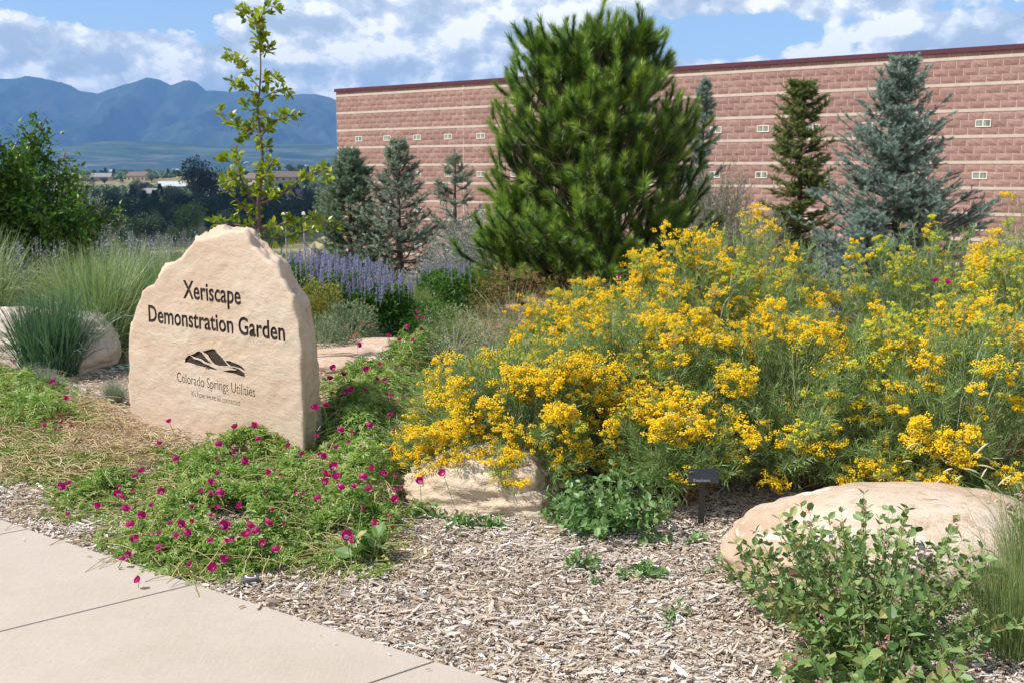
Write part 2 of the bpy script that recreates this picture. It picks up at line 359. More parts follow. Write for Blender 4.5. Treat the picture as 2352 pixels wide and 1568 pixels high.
# ------------------------------------------------------------------ ground, mountains, haze
def grid_mesh(xs, ys, zf):
    X, Y = np.meshgrid(xs, ys); Z = zf(X, Y)
    V = np.stack([X, Y, Z], -1).reshape(-1, 3); nx = len(xs); ny = len(ys)
    i = (np.arange(ny - 1)[:, None] * nx + np.arange(nx - 1)[None]).reshape(-1)
    return V, np.stack([i, i + 1, i + nx + 1, i + nx], -1)
def groundmat():
    m, t, p, out = newmat('ground soil')
    geo = t.node('ShaderNodeNewGeometry').outputs['Position']; sp = t.node('ShaderNodeSeparateXYZ'); t.put(sp.inputs[0], geo)
    y = sp.outputs[1]
    n = t.noise(geo, 9, 6, .7); soil = t.ramp(n, [(.3, (.22, .16, .11)), (.55, (.36, .27, .19)), (.8, (.48, .38, .28))])
    nf = t.noise(geo, .02, 6, .6); nm = t.noise(geo, .004, 5, .6); nh = t.noise(geo, .11, 4, .7)
    field = t.ramp(nh, [(.35, (.09, .10, .045)), (.5, (.20, .18, .09)), (.65, (.34, .27, .17))])
    far = t.ramp(t.noise(t.mapping(geo, scale=(.5, 1.6, 1)), .006, 8, .68), [(.36, (.012, .03, .012)), (.52, (.035, .055, .025)), (.60, (.12, .12, .065)), (.65, (.04, .055, .03)), (.72, (.5, .42, .3))])
    c = t.mix(t.ramp(t.math('MULTIPLY', y, .005), [(.06, 0), (.3, 1)]), soil, field)
    c = t.mix(t.ramp(t.math('MULTIPLY', y, .0004), [(.45, 0), (.75, 1)]), c, far)
    t.put(p.inputs['Base Color'], c); p.inputs['Roughness'].default_value = .95; p.inputs['Specular IOR Level'].default_value = .1
    t.put(p.inputs['Normal'], t.bump(t.noise(geo, 60, 4, .7), .6, .01))
    return m
def symgrow(a, n): return np.concatenate([-a[::-1], a])
xs = np.unique(np.concatenate([np.linspace(-12, 12, 121), symgrow(np.geomspace(12.3, 9500, 130), 0)]))
ys = np.unique(np.concatenate([np.linspace(-30, 0, 8), np.linspace(0, 14, 71), np.geomspace(14.3, 5200, 190)]))
def garden_relief(X, Y):
    z = zt(X, Y)
    r = vnoise(np.stack([X * 1.7, Y * 1.7, 0 * X], -1).reshape(-1, 3), 3).reshape(X.shape) * .012
    return z + r * (Y < 40)
V, F = grid_mesh(xs, ys, garden_relief)
g = Bag().add(V, F).build('ground', groundmat(), smooth=True, kind='structure')

RX = np.array([-400, 0, 40, 70, 86, 110, 150, 187, 242, 275, 308, 335, 355, 380, 407, 425, 440, 455, 480, 490, 540, 600, 650, 700, 740, 780, 950, 1200, 1800, 2800])
RY = np.array([200, 190, 192, 186, 182, 188, 194, 217, 221, 210, 199, 193, 185, 192, 206, 198, 191, 196, 219, 213, 216, 214, 222, 223, 224, 236, 255, 280, 300, 320])
YM = 7000.0
def mt_z(X, Y):
    prof = np.interp(X, (RX - 1176) / FPX * YM, EYE + (392 - RY) / FPX * YM)
    P3 = np.stack([X / 520, Y / 700, 0 * X], -1).reshape(-1, 3)
    rid = (1 - np.abs(fbm(P3, 5, 21, .5)).reshape(X.shape))
    t = np.clip((Y - 5150) / (YM - 5150), 0, 1); back = ss(Y, YM + 60, 9000)
    z = 60 + (prof - 60) * (t ** 1.25)
    z = z + (rid - .97) * 300 * np.sin(np.clip(t, 0, 1) * pi) ** .8
    foot = 70 * np.exp(-((X + 1750) / 420) ** 2 - ((Y - 4950) / 380) ** 2) + 60 * np.exp(-((X + 900) / 500) ** 2 - ((Y - 5000) / 300) ** 2)
    fine = fbm(np.stack([X / 130, Y / 130, 0 * X], -1).reshape(-1, 3), 4, 33).reshape(X.shape) * 9
    z = z + foot + fine * ss(Y, 4700, 5600)
    z = z * (1 - back) + 0 * back
    return z - 25 * (1 - ss(Y, 4300, 4700))
def mountmat():
    m, t, p, out = newmat('forested mountain')
    geo = t.node('ShaderNodeNewGeometry'); P = geo.outputs['Position']; sp = t.node('ShaderNodeSeparateXYZ'); t.put(sp.inputs[0], P)
    n = t.noise(P, .004, 8, .65); n2 = t.noise(P, .02, 6, .7)
    c = t.ramp(n, [(.35, (.025, .045, .025)), (.55, (.05, .07, .04)), (.68, (.10, .09, .07)), (.8, (.17, .14, .12))])
    c = t.mix(t.ramp(n2, [(.6, 0), (.75, .5)]), c, (.16, .13, .11))
    low = t.ramp(t.noise(t.mapping(P, scale=(.5, 1.4, 1)), .007, 8, .68), [(.36, (.015, .035, .012)), (.5, (.05, .075, .03)), (.6, (.14, .14, .075)), (.7, (.04, .06, .03))])
    c = t.mix(t.ramp(t.math('MULTIPLY', sp.outputs[2], .004), [(.42, 1), (.62, 0)]), c, low)
    t.put(p.inputs['Base Color'], c); p.inputs['Roughness'].default_value = 1; p.inputs['Specular IOR Level'].default_value = 0
    return m
V, F = grid_mesh(np.unique(np.concatenate([np.linspace(-7200, -3700, 60), np.linspace(-3700, -900, 230), np.linspace(-900, 6000, 110)])), np.concatenate([np.linspace(4300, 7200, 150), np.linspace(7250, 9000, 20)]), mt_z)
Bag().add(V, F).build('mountains', mountmat(), smooth=True, kind='structure')

def haze():
    m = bpy.data.materials.new('haze air'); m.use_nodes = True; t = NT(m.node_tree)
    out = t.node('ShaderNodeOutputMaterial'); v = t.node('ShaderNodeVolumePrincipled')
    v.inputs['Color'].default_value = (.22, .48, 1.0, 1); v.inputs['Density'].default_value = 1.25e-4; v.inputs['Anisotropy'].default_value = .0
    t.l.new(v.outputs[0], out.inputs['Volume'])
    b = Bag(); boxes(b, (0, 3850, 285), (17000, 8300, 710)); b.build('haze', m, kind='stuff')
haze()
def shade_cloud(name, c, s, seed):
    u = np.linspace(0, pi, 26); w = np.linspace(0, 2 * pi, 52, endpoint=False); U, W = np.meshgrid(u, w, indexing='ij')
    D = np.stack([np.sin(U) * np.cos(W), np.sin(U) * np.sin(W), np.cos(U)], -1).reshape(-1, 3)
    r = 1 + .28 * fbm(D * 2.2, 4, seed); V = D * r[:, None] * np.array(s) + np.array(c)
    i = np.arange(25)[:, None] * 52 + np.arange(52)[None]; j = np.arange(25)[:, None] * 52 + (np.arange(52)[None] + 1) % 52
    F = np.stack([i, i + 52, j + 52, j], -1).reshape(-1, 4)
    Bag().add(V, F).build(name, CLM, smooth=True, kind='structure')
CLM = plain('cloud white', (.85, .85, .86), 1)
def over(x, y, z, H):
    t = (H - z) / SUNV[2]; return (x + SUNV[0] * t, y + SUNV[1] * t, H)
# unseen cloud added high outside the view to shade the valley trees
shade_cloud('shade_cloud', over(-85, 330, -10, 1300), (75, 130, 40), 3)

# ------------------------------------------------------------------ sidewalk
def sidewalk():
    e = [np.array(p) for p in [(-2.9, 5.19), (-2.343, 4.75), (-2.079, 4.556), (-1.219, 3.962), (-.249, 3.299), (-.105, 3.206), (.9, 2.52), (2.4, 1.4)]]
    m, t, p, out = newmat('concrete')
    geo = t.node('ShaderNodeNewGeometry').outputs['Position']
    n1 = t.noise(geo, 1.4, 5, .6); n2 = t.noise(geo, 60, 6, .7); n3 = t.noise(geo, 9, 5, .65)
    c = t.ramp(n1, [(.3, (.41, .35, .285)), (.55, (.455, .395, .33)), (.8, (.485, .425, .36))])
    c = t.mix(t.ramp(n2, [(.35, .35), (.5, 0), (.64, 0), (.75, .25)]), c, (.38, .30, .23))
    c = t.mix(t.ramp(n3, [(.55, 0), (.75, .38)]), c, (.36, .30, .25))
    c = t.mix(t.ramp(t.noise(geo, .55, 3, .5), [(.45, 0), (.62, .3)]), c, (.40, .35, .30)); c = t.mix(t.ramp(t.noise(t.mapping(geo, scale=(40, 4, 1), rot=(0, 0, .62)), 3, 3, .6), [(.5, 0), (.8, .25)]), c, (.60, .53, .45))
    t.put(p.inputs['Base Color'], c); p.inputs['Roughness'].default_value = .9; p.inputs['Specular IOR Level'].default_value = .2
    t.put(p.inputs['Normal'], t.bump(t.math('ADD', n2, t.math('MULTIPLY', n3, .5)), .35, .004))
    b = Bag()
    # slab panels between tooled joints; joint lines given by the point on the edge and a point on the far side
    J = [((-2.9, 5.19), (-8, 1.6)), ((-2.15, 4.61), (-7.2, .9)), ((-1.219, 3.962), (-1.77, 3.527)), ((-.249, 3.299), (-.408, 3.206)), ((.74, 2.63), (.2, 2.3)), ((1.8, 1.85), (1.2, 1.3))]
    def edge_pts(a, c_):
        pts = [a] + [q for q in e if a[0] + .01 < q[0] < c_[0] - .01] + [c_]; return pts
    dd = unit(np.array([-.55, -.435]))
    for k in range(len(J) - 1):
        a = np.array(J[k][0]); c_ = np.array(J[k + 1][0])
        along = unit(c_ - a); a2 = a + along * .0035; c2 = c_ - along * .0035
        near = edge_pts(a2, c2); L = 7.0
        for w0, w1 in ((0, 1.9), (1.91, 3.8), (3.81, 7)):
            top = []
            loop = [q + dd * w0 for q in near] + [q + dd * w1 for q in near[::-1]]
            n = len(loop); loop = np.array(loop); cen = loop.mean(0); inn = cen + (loop - cen) * .9965
            V = np.concatenate([np.c_[inn, np.full(n, .03)], np.c_[loop, np.full(n, .024)], np.c_[loop, np.full(n, -.09)]])
            b.add(V, np.array([list(range(n - 1, -1, -1))]))
            i = np.arange(n); j = (i + 1) % n
            b.add(V, np.stack([i, j, j + n, i + n], -1)); b.add(V, np.stack([i + n, j + n, j + 2 * n, i + 2 * n], -1))
    b.build('sidewalk', m, kind='structure')
sidewalk()
EX = [-6, -2.343, -2.079, -1.219, -.249, -.105, 1.0, 4]; EY = [7.6, 4.75, 4.556, 3.962, 3.299, 3.206, 2.45, .3]
def off_walk(x, y, mrg=0.0): return y > np.interp(x, EX, EY) + mrg

# ------------------------------------------------------------------ building
def building():
    p0 = np.array([-6.86, 43.08]); u = unit(np.array([1.288, -1.0])); nrm = np.array([-u[1] * -1, 0]);
    nrm = np.array([u[1], -u[0]]);  nrm = nrm if nrm[1] < 0 else -nrm
    R = np.array([[u[0], -nrm[0], 0], [u[1], -nrm[1], 0], [0, 0, 1.0]])     # local x along the wall, y into the building
    th = thing('masonry_building', (p0[0], p0[1], -2.9), 'long windowed building of pink split face blocks with cream bands and maroon roof edge', 'building')
    def W(P): P = np.asarray(P, float).reshape(-1, 3); return np.c_[p0[0] + P[:, 0] * u[0] - P[:, 1] * nrm[0], p0[1] + P[:, 0] * u[1] - P[:, 1] * nrm[1], P[:, 2]]
    def wbox(b, x0, x1, y0, y1, z0, z1, m=0, r=None):
        boxes(b, W([[(x0 + x1) / 2, (y0 + y1) / 2, (z0 + z1) / 2]]), [[x1 - x0, y1 - y0, z1 - z0]], r, m, R[None])
    mb, t, p, out = newmat('split face block')
    at = t.node('ShaderNodeAttribute', attribute_name='rnd').outputs['Fac']; tc = t.node('ShaderNodeTexCoord').outputs['Object']
    n = t.noise(tc, 14, 6, .7); n2 = t.noise(tc, .35, 4, .6)
    c = t.ramp(at, [(0, (.275, .163, .138)), (.5, (.315, .190, .162)), (1, (.36, .225, .192))])
    c = t.mix(t.ramp(n, [(.35, .4), (.5, 0)]), c, (.25, .125, .105)); c = t.mix(t.ramp(n, [(.55, 0), (.75, .3)]), c, (.52, .33, .27))
    c = t.mix(t.ramp(n2, [(.45, 0), (.75, .3)]), c, (.46, .29, .24))
    t.put(p.inputs['Base Color'], c); p.inputs['Roughness'].default_value = .95; p.inputs['Specular IOR Level'].default_value = .15
    t.put(p.inputs['Normal'], t.bump(n, .7, .02))
    mm = plain('mortar', (.55, .41, .365), .95, 0, .1, 6); mband = plain('cream block', (.52, .43, .36), .9, 0, .10, 4, .003)
    Lw = 58.0; bw = 1.5218 / 4; ph = (2.74 % bw); ch = .19; zb = -3.0
    wins = set()
    bands = [4.46 - .6635 * k for k in range(12)]
    for k in range(-1, 36):
        for row in (2.80, 1.47, .145, -1.18):
            wins.add((round(2.74 + 1.5218 * k, 3), row))
    blk = Bag(); gx = np.linspace(-.5, .5, 5); gz = np.linspace(-.5, .5, 4)
    GX, GZ = np.meshgrid(gx, gz); base = np.stack([GX.ravel(), 0 * GX.ravel(), GZ.ravel()], -1); nx = 5
    fi = (np.arange(3)[:, None] * nx + np.arange(4)[None]).ravel(); bf = np.stack([fi, fi + 1, fi + nx + 1, fi + nx], -1)
    cents = []; sizes = []
    course = [(4.565, .117)]
    for bz in bands:
        for k in range(3): course.append((bz - .0435 - .192 * (k + .5) - .002, ch - .014))
    for ci, (zc, h) in enumerate(course):
        par = 0 if ci == 0 else (((ci - 1) % 3) + 1) % 2 if ((ci - 1) // 3) % 2 == 0 else (((ci - 1) % 3) + 1) % 2
        x_0 = ph if par == 0 else (ph + bw / 2) % bw
        xx = np.arange(x_0 + (bw if x_0 < bw / 2 - .01 else 0), Lw, bw); part = xx[0] - bw / 2
        if part > .04: xx = np.concatenate([[part / 2], xx])
        for x in xx:
            wd = bw - .024 if x >= bw / 2 - .001 or part <= .04 else part - .012
            if any(abs(x - wx) < .15 and abs(zc - wz) < .1 for wx, wz in wins_near(wins, x)): continue
            cents.append((x, 0, zc)); sizes.append((wd, h))
    cents = np.array(cents); sizes = np.array(sizes); N = len(cents)
    inner = ((np.abs(base[:, 0]) < .49) & (np.abs(base[:, 2]) < .49))
    dep = np.where(inner[None], -(.008 + .013 * rng.random((N, len(base)))), -.002)
    V = np.stack([cents[:, None, 0] + base[None, :, 0] * sizes[:, None, 0], dep, cents[:, None, 2] + base[None, :, 2] * sizes[:, None, 1]], -1)
    F = bf[None] + (np.arange(N) * len(base))[:, None, None]
    blk.add(W(V), F.reshape(-1, 4)[:, ::-1], np.repeat(rng.random(N), len(bf)))
    blk.build('block_wall', mb, th)
    b = Bag(); wbox(b, 0.003, Lw, .006, .3, zb, 4.6)
    # other walls and roof
    wbox(b, 0.01, .31, .31, 20, zb, 4.58); wbox(b, Lw - .3, Lw, .31, 20, zb, 4.58); wbox(b, .32, Lw - .31, 19.7, 20, zb, 4.58)
    b.build('mortar_wall', mm, th)
    b = Bag(); wbox(b, .4, Lw - .4, .31, 19.6, 4.3, 4.42); b.build('roof', plain('roofing', (.3, .28, .26), .9, 0, .1), th)
    for bz in bands:
        b = Bag(); wbox(b, -.002, Lw, -.012, .004, bz - .0405, bz + .0425); b.build('band', mband, th)
    b = Bag(); wbox(b, -.05, Lw + .04, -.05, .45, 4.623, 4.73); wbox(b, -.06, Lw + .04, -.065, -.051, 4.61, 4.64)
    b.build('coping', plain('maroon metal', (.085, .018, .03), .4, 0, .15, 2), th)
    b = Bag()
    sm = plain('sealant', (.62, .48, .41), .8)
    for x in (6.5, 12.9, 31.5, 44):
        b = Bag(); wbox(b, x - .012, x + .012, -.014, .002, zb, 4.6); b.build('control_joint', sm, th)
    fm = plain('window frame', (.8, .78, .66), .6, 0, .05); 
    gm, t, p, out = newmat('glass pane')
    at = t.node('ShaderNodeAttribute', attribute_name='rnd').outputs['Fac']; tc = t.node('ShaderNodeTexCoord').outputs['Object']
    t.put(p.inputs['Base Color'], t.ramp(t.noise(t.mapping(tc, scale=(6, 6, .6)), 1.5, 3, .5), [(.35, (.07, .09, .09)), (.5, (.26, .27, .20)), (.65, (.30, .34, .36))])); p.inputs['Roughness'].default_value = .15
    for (x, z) in sorted(wins):
        if x < 1 or x > 30: continue
        f = Bag(); w2, h2 = .188, .094
        for a in ((x - w2, x + w2, z + h2 - .02, z + h2), (x - w2, x + w2, z - h2, z - h2 + .02), (x - w2, x - w2 + .02, z - h2 + .021, z + h2 - .021), (x + w2 - .02, x + w2, z - h2 + .021, z + h2 - .021), (x - .011, x + .011, z - h2 + .021, z + h2 - .021)):
            wbox(f, a[0], a[1], -.022, .02, a[2], a[3])
        fo = f.build('window', fm, th)
        for s in (-1, 1):
            q = Bag(); xc = x + s * .09; wbox(q, xc - .078, xc + .078, -.008, 0.004, z - h2 + .021, z + h2 - .021, 0, rng.random(1))
            o = q.build('pane', gm); o.parent = fo
def wins_near(wins, x):
    k = round((x - 2.74) / 1.5218)
    return [(round(2.74 + 1.5218 * (k + d), 3), r) for d in (0,) for r in (2.80, 1.47, .145, -1.18) if (round(2.74 + 1.5218 * (k + d), 3), r) in wins]
building()

# ------------------------------------------------------------------ stone sign
def stone_sign():
    p0 = np.array([-2.482, 6.845]); u = unit(np.array([1.288, -1.0])); n_in = np.array([-u[1], u[0]])    # n_in points into the stone
    def wallt(x, y, off=0.0):
        r = ray(x, y); q = p0 + n_in * off
        s, t = np.linalg.solve(np.array([[u[0], -r[0]], [u[1], -r[1]]]), -q); return np.array([s, EYE + r[2] * t])
    def c1(v, w, off=0.0): return wallt((350 + v * .4464) / 1.305, (650 + w * .4464) / 1.305, off)
    front = [(100, 1430), (88, 1340), (82, 1100), (75, 940), (75, 790), (92, 730), (100, 700), (118, 650), (130, 620), (150, 560), (175, 505), (210, 480), (250, 450), (285, 390), (320, 340), (350, 312), (400, 290), (440, 265), (470, 225), (500, 185), (530, 160), (560, 145), (600, 122), (640, 115), (690, 103), (740, 95), (800, 97), (850, 92), (885, 130), (905, 185), (950, 225), (1000, 270), (1035, 305), (1070, 345), (1100, 420), (1150, 480), (1190, 545), (1200, 640), (1222, 760), (1238, 900), (1240, 1050), (1242, 1200), (1250, 1350), (1255, 1480)]
    back = [(150, 1430), (120, 1340), (105, 1100), (98, 940), (100, 800), (110, 730), (122, 700), (138, 650), (155, 620), (172, 565), (200, 515), (230, 490), (265, 460), (300, 400), (335, 350), (365, 320), (410, 297), (450, 272), (480, 232), (512, 195), (545, 165), (580, 150), (620, 128), (660, 118), (710, 105), (770, 92), (830, 86), (880, 82), (930, 95), (965, 135), (1000, 180), (1055, 225), (1110, 268), (1160, 318), (1190, 370), (1215, 432), (1275, 510), (1305, 560), (1318, 660), (1336, 790), (1350, 900), (1356, 1100), (1380, 1290), (1390, 1430)]
    NL = 260; TH = .30
    f = resample([c1(*q) for q in front], NL); bk = resample([c1(*q, TH) for q in back], NL)
    f[[0, -1], 1] = -.12; bk[[0, -1], 1] = -.12
    # close along the bottom
    def close(a): return np.concatenate([a, np.linspace(a[-1], a[0], 60)[1:-1]])
    f = close(f); bk = close(bk); n = len(f)
    cen = np.array([.85, .45]); rings = []
    K = 70
    jag = .011 * fbm(np.c_[f * 8, np.zeros(n)], 4, 2, .6)[:, None]
    f = f + unit(f - cen) * jag
    def relief(q): return .0045 * fbm(np.c_[q * 3.1, np.zeros(len(q))], 3, 4) + .0022 * fbm(np.c_[q[:, 0] * 9 + q[:, 1] * 9, q[:, 1] * 17 - q[:, 0] * 10, np.zeros(len(q))], 3, 9)
    def P3(sz, off): return np.c_[p0[0] + sz[:, 0] * u[0] + off * n_in[0], p0[1] + sz[:, 0] * u[1] + off * n_in[1], sz[:, 1]]
    Vs = []
    for k in range(1, K + 1):
        t = k / K; q = cen + (f - cen) * t
        rel = relief(q)
        edge = .010 * ss(t, .975, 1.0) ** 2 * (1 + .8 * fbm(np.c_[q * 14, np.zeros(n)], 3, 7))
        Vs.append(P3(q, rel + edge))
    SD = 16
    for k in range(1, SD + 1):
        t = k / SD; q = f * (1 - t) + bk * t; cc = q - cen; w = sin(pi * t)
        rr = w * (-.004 + .040 * fbm(np.c_[q * 6, np.full(n, t * 2.6)], 4, 12, .65)) + .016 * w * fbm(np.c_[q * 18, np.full(n, t * 7)], 3, 15)
        q = q + unit(cc) * rr[:, None]
        Vs.append(P3(q, .02 * (k < SD) + (TH - .02) * t + .012 * w * fbm(np.c_[q * 12, np.full(n, t * 5)], 2, 19)))
    for k in range(1, 12):
        t = 1 - k / 12; q = cen + (bk - cen) * t; Vs.append(P3(q, TH + .02 * fbm(np.c_[q * 4, np.full(n, 3.)], 3, 22)))
    V = np.concatenate([np.stack(Vs).reshape(-1, 3), P3(cen[None], np.array([0.])), P3(cen[None], np.array([TH]))]); ctr = len(V) - 2
    rr_ = len(Vs); i = np.arange(rr_ - 1)[:, None] * n + np.arange(n)[None]; j = np.arange(rr_ - 1)[:, None] * n + (np.arange(n)[None] + 1) % n
    F = np.stack([i, j, j + n, i + n], -1).reshape(-1, 4)
    a = np.arange(n); cap = np.stack([np.full(n, ctr), (a + 1) % n, a], -1); cap2 = np.stack([np.full(n, ctr + 1), a + (rr_ - 1) * n, (a + 1) % n + (rr_ - 1) * n], -1)
    mat = rockmat('sandstone', (.54, .425, .325), (.48, .345, .245), (.585, .495, .405), 1.8, strat=((1.0, 1.0, 2.6), (.3, .9, .5)), bump=.012)
    th = thing('stone_sign', (*p0, 0), 'upright tan sandstone slab carved with dark garden lettering and a mountain emblem', 'sign')
    body = Bag().add(V, F[:, ::-1]).add(V, cap).add(V, cap2)
    # triangles and quads share one vertex list
    body = Bag(); body.V = [V]; body.n = len(V); body.F = [F[:, ::-1], cap, cap2]; body.R = [np.full(len(F), .5), np.full(n, .5), np.full(n, .5)]; body.M = [np.zeros(len(F)), np.zeros(n), np.zeros(n)]
    bo = body.build('slab', mat, th, smooth=True)
    # carving: letters are cut into the slab, their paint lies at the bottom of the cut
    R = np.array([[u[0], n_in[0], 0], [u[1], n_in[1], 0], [0, 0, 1.0]])
    from mathutils import Matrix
    def flat_mesh_from_text(txt, x0, x1, z0, cap_h, offset):
        cu = bpy.data.curves.new('t', 'FONT'); cu.body = txt; cu.size = 1; cu.offset = offset; cu.resolution_u = 3
        o = bpy.data.objects.new('t', cu); COL.objects.link(o); dg = bpy.context.evaluated_depsgraph_get(); dg.update()
        me = bpy.data.meshes.new_from_object(o.evaluated_get(dg)); bpy.data.objects.remove(o)
        co = np.array([v.co[:] for v in me.vertices]); capn = .72
        mn, mx = co[:, 0].min(), co[:, 0].max()
        X = x0 + (co[:, 0] - mn) / (mx - mn) * (x1 - x0); Z = z0 + co[:, 1] / capn * cap_h
        tris = []
        for pgn in me.polygons:
            vs = list(pgn.vertices)
            for k in range(1, len(vs) - 1): tris.append((vs[0], vs[k], vs[k + 1]))
        # outline edges: used by one triangle only
        from collections import Counter
        cnt = {}
        # merge equal points first
        key = {}; remap = []
        XZ = []
        for a_, b_ in zip(X, Z):
            kk = (round(a_, 5), round(b_, 5))
            if kk not in key: key[kk] = len(XZ); XZ.append((a_, b_))
            remap.append(key[kk])
        T = [(remap[a_], remap[b_], remap[c_]) for a_, b_, c_ in tris if len({remap[a_], remap[b_], remap[c_]}) == 3]
        for tr in T:
            for e_ in ((tr[0], tr[1]), (tr[1], tr[2]), (tr[2], tr[0])):
                cnt[e_] = cnt.get(e_, 0) + 1
        bd = [e_ for e_ in cnt if (e_[1], e_[0]) not in cnt]
        return np.array(XZ), np.array(T), bd
    def solid(XZ, T, bd, y0, y1):
        n_ = len(XZ); V = np.concatenate([P3(XZ, y0), P3(XZ, y1)])
        F3 = np.concatenate([T, T[:, ::-1] + n_]); F4 = np.array([(b_, a_, a_ + n_, b_ + n_) for a_, b_ in bd])
        return V, F3, F4
    paint = plain('carving paint', (.035, .022, .018), .9, 0, .5, 60); paint2 = plain('thin carving paint', (.13, .085, .05), .9, 0, .4, 60)
    cut = Bag(); specs = []
    specs.append(('lettering', flat_mesh_from_text('Xeriscape', .637, 1.188, .845, .108, .022), paint, .006))
    specs.append(('lettering', flat_mesh_from_text('Demonstration Garden', .275, 1.557, .672, .105, .022), paint, .006))
    specs.append(('lettering', flat_mesh_from_text('Colorado Springs Utilities', .537, 1.285, .322, .064, -.002), paint2, .0025))
    specs.append(('lettering', flat_mesh_from_text("it's how we're all connected", .682, 1.145, .252, .038, -.004), paint2, .0022))
    def c3(v, w): return wallt((530 + v * .1339) / 1.305, (1020 + w * .1339) / 1.305)
    polys = [[(190, 490), (195, 400), (280, 320), (330, 345), (400, 410), (500, 432), (560, 460), (625, 515), (700, 540), (780, 585), (860, 625), (925, 652), (850, 648), (760, 630), (640, 590), (500, 555), (350, 505), (250, 480)],
             [(310, 325), (400, 290), (475, 238), (515, 240), (555, 262), (610, 330), (670, 400), (730, 470), (780, 522), (700, 495), (640, 470), (560, 410), (480, 385), (400, 365)],
             [(570, 245), (640, 225), (740, 195), (800, 185), (850, 205), (905, 280), (980, 350), (1040, 420), (1100, 490), (1160, 570), (1080, 565), (960, 560), (860, 530), (800, 470), (740, 390), (700, 320), (640, 280)],
             [(1085, 450), (1180, 452), (1260, 490), (1380, 530), (1450, 570), (1520, 640), (1522, 665), (1430, 615), (1300, 580), (1210, 565), (1150, 510)],
             [(1075, 585), (1180, 600), (1290, 600), (1400, 640), (1470, 690), (1525, 735), (1530, 810), (1430, 785), (1300, 735), (1150, 710), (1020, 682), (1100, 672), (1200, 655), (1300, 665), (1350, 645), (1200, 612)]]
    for pl in polys:
        XZ = np.array([c3(*q) for q in pl])
        from mathutils.geometry import tessellate_polygon
        T = tessellate_polygon([[Vector((a_, b_, 0)) for a_, b_ in XZ]]); T = np.array([list(q) for q in T])
        A2 = (XZ[T[:, 1], 0] - XZ[T[:, 0], 0]) * (XZ[T[:, 2], 1] - XZ[T[:, 0], 1]) - (XZ[T[:, 2], 0] - XZ[T[:, 0], 0]) * (XZ[T[:, 1], 1] - XZ[T[:, 0], 1])
        T = T[np.abs(A2) > 1e-9]; A2 = A2[np.abs(A2) > 1e-9]; T[A2 < 0] = T[A2 < 0][:, ::-1]
        cnt = set(); [cnt.update([(q[0], q[1]), (q[1], q[2]), (q[2], q[0])]) for q in T.tolist()]
        specs.append(('emblem', (XZ, T, [e_ for e_ in cnt if (e_[1], e_[0]) not in cnt]), paint, .008))
    em = Bag()
    for name, (XZ, T, bd), pm, dpt in specs:
        V, F3, F4 = solid(XZ, T, bd, -.03, relief(XZ) + dpt + .003); cb = Bag(); cut.V.append(V); cut.F += [F3 + cut.n, F4 + cut.n]; cut.n += len(V)
        cut.R += [np.full(len(F3), .5), np.full(len(F4), .5)]; cut.M += [np.zeros(len(F3)), np.zeros(len(F4))]
        if name == 'lettering': Bag().add(P3(XZ, relief(XZ) + dpt), T).build(name, pm, th)
        else: em.add(P3(XZ, relief(XZ) + dpt), T)
    em.build('emblem', paint, th)
    co = cut.build('cutter', mat, th)
    mod = bo.modifiers.new('carve', 'BOOLEAN'); mod.operation = 'DIFFERENCE'; mod.object = co; mod.solver = 'EXACT'; mod.use_self = True
    dg = bpy.context.evaluated_depsgraph_get(); dg.update(); me = bpy.data.meshes.new_from_object(bo.evaluated_get(dg))
    bo.modifiers.clear(); 
    print('carved', len(bo.data.polygons), len(me.polygons)); bo.data = me
    bpy.data.objects.remove(co)
stone_sign()

# ------------------------------------------------------------------ boulders and flat stones
def boulder(name, c, s, rot, seed, mat, label, cat='boulder', flat=.0, craggy=0.0, group=None, facets=0):
    nu, nv = 90, 140; U, W = np.meshgrid(np.linspace(0, pi, nu), np.linspace(0, 2 * pi, nv, endpoint=False), indexing='ij')
    D = np.stack([np.sin(U) * np.cos(W), np.sin(U) * np.sin(W), np.cos(U)], -1).reshape(-1, 3)
    r = 1 + .10 * fbm(D * 1.3, 3, seed) + .012 * fbm(D * 9, 3, seed + 3)
    V = D.copy()
    if facets:
        rg = np.random.default_rng(seed); pl = unit(rg.normal(size=(facets, 3))); pd = rg.uniform(.62, .86, facets)
        dd = D @ pl.T; rr = np.where(dd > .05, pd[None] / np.maximum(dd, .05), 9).min(1); r = np.minimum(r, rr * (1 + .03 * fbm(D * 5, 3, seed + 9)))
    if craggy: r = r + craggy * (fbm(D * np.array([3, 3, 7]), 5, seed + 5, .6))
    V = D * r[:, None]; V = np.sign(V) * np.abs(V) ** (1 - flat * .25); V = V * np.array(s)
    cr, sr = cos(rot), sin(rot); V = np.c_[V[:, 0] * cr - V[:, 1] * sr, V[:, 0] * sr + V[:, 1] * cr, V[:, 2]] + np.array(c)
    i = np.arange(nu - 1)[:, None] * nv + np.arange(nv)[None]; j = np.arange(nu - 1)[:, None] * nv + (np.arange(nv)[None] + 1) % nv
    F = np.stack([i, i + nv, j + nv, j], -1).reshape(-1, 4)
    o = Bag().add(V, F).build(name, mat, smooth=True, label=label, category=cat)
    if group: o['group'] = group
    return o
GRAN = rockmat('pink granite', (.55, .43, .325), (.40, .275, .18), (.64, .54, .44), 1.9, speck=(120, (.20, .14, .1)), bump=.022, streak=(.82, .77, .70))
CRAG = rockmat('cream crag', (.58, .46, .33), (.36, .27, .18), (.72, .62, .50), 2.5, strat=((1, 1, 1.6), (.2, .5, 0)), bump=.05)
PALE = rockmat('pale boulder', (.60, .50, .42), (.46, .36, .28), (.74, .68, .60), 2.2, bump=.02)
boulder('boulder', (1.60, 4.28, .0), (.73, .46, .30), -.04, 31, GRAN, 'rounded pinkish granite boulder with a white streak beside the leafy bush', flat=.5, craggy=.028)
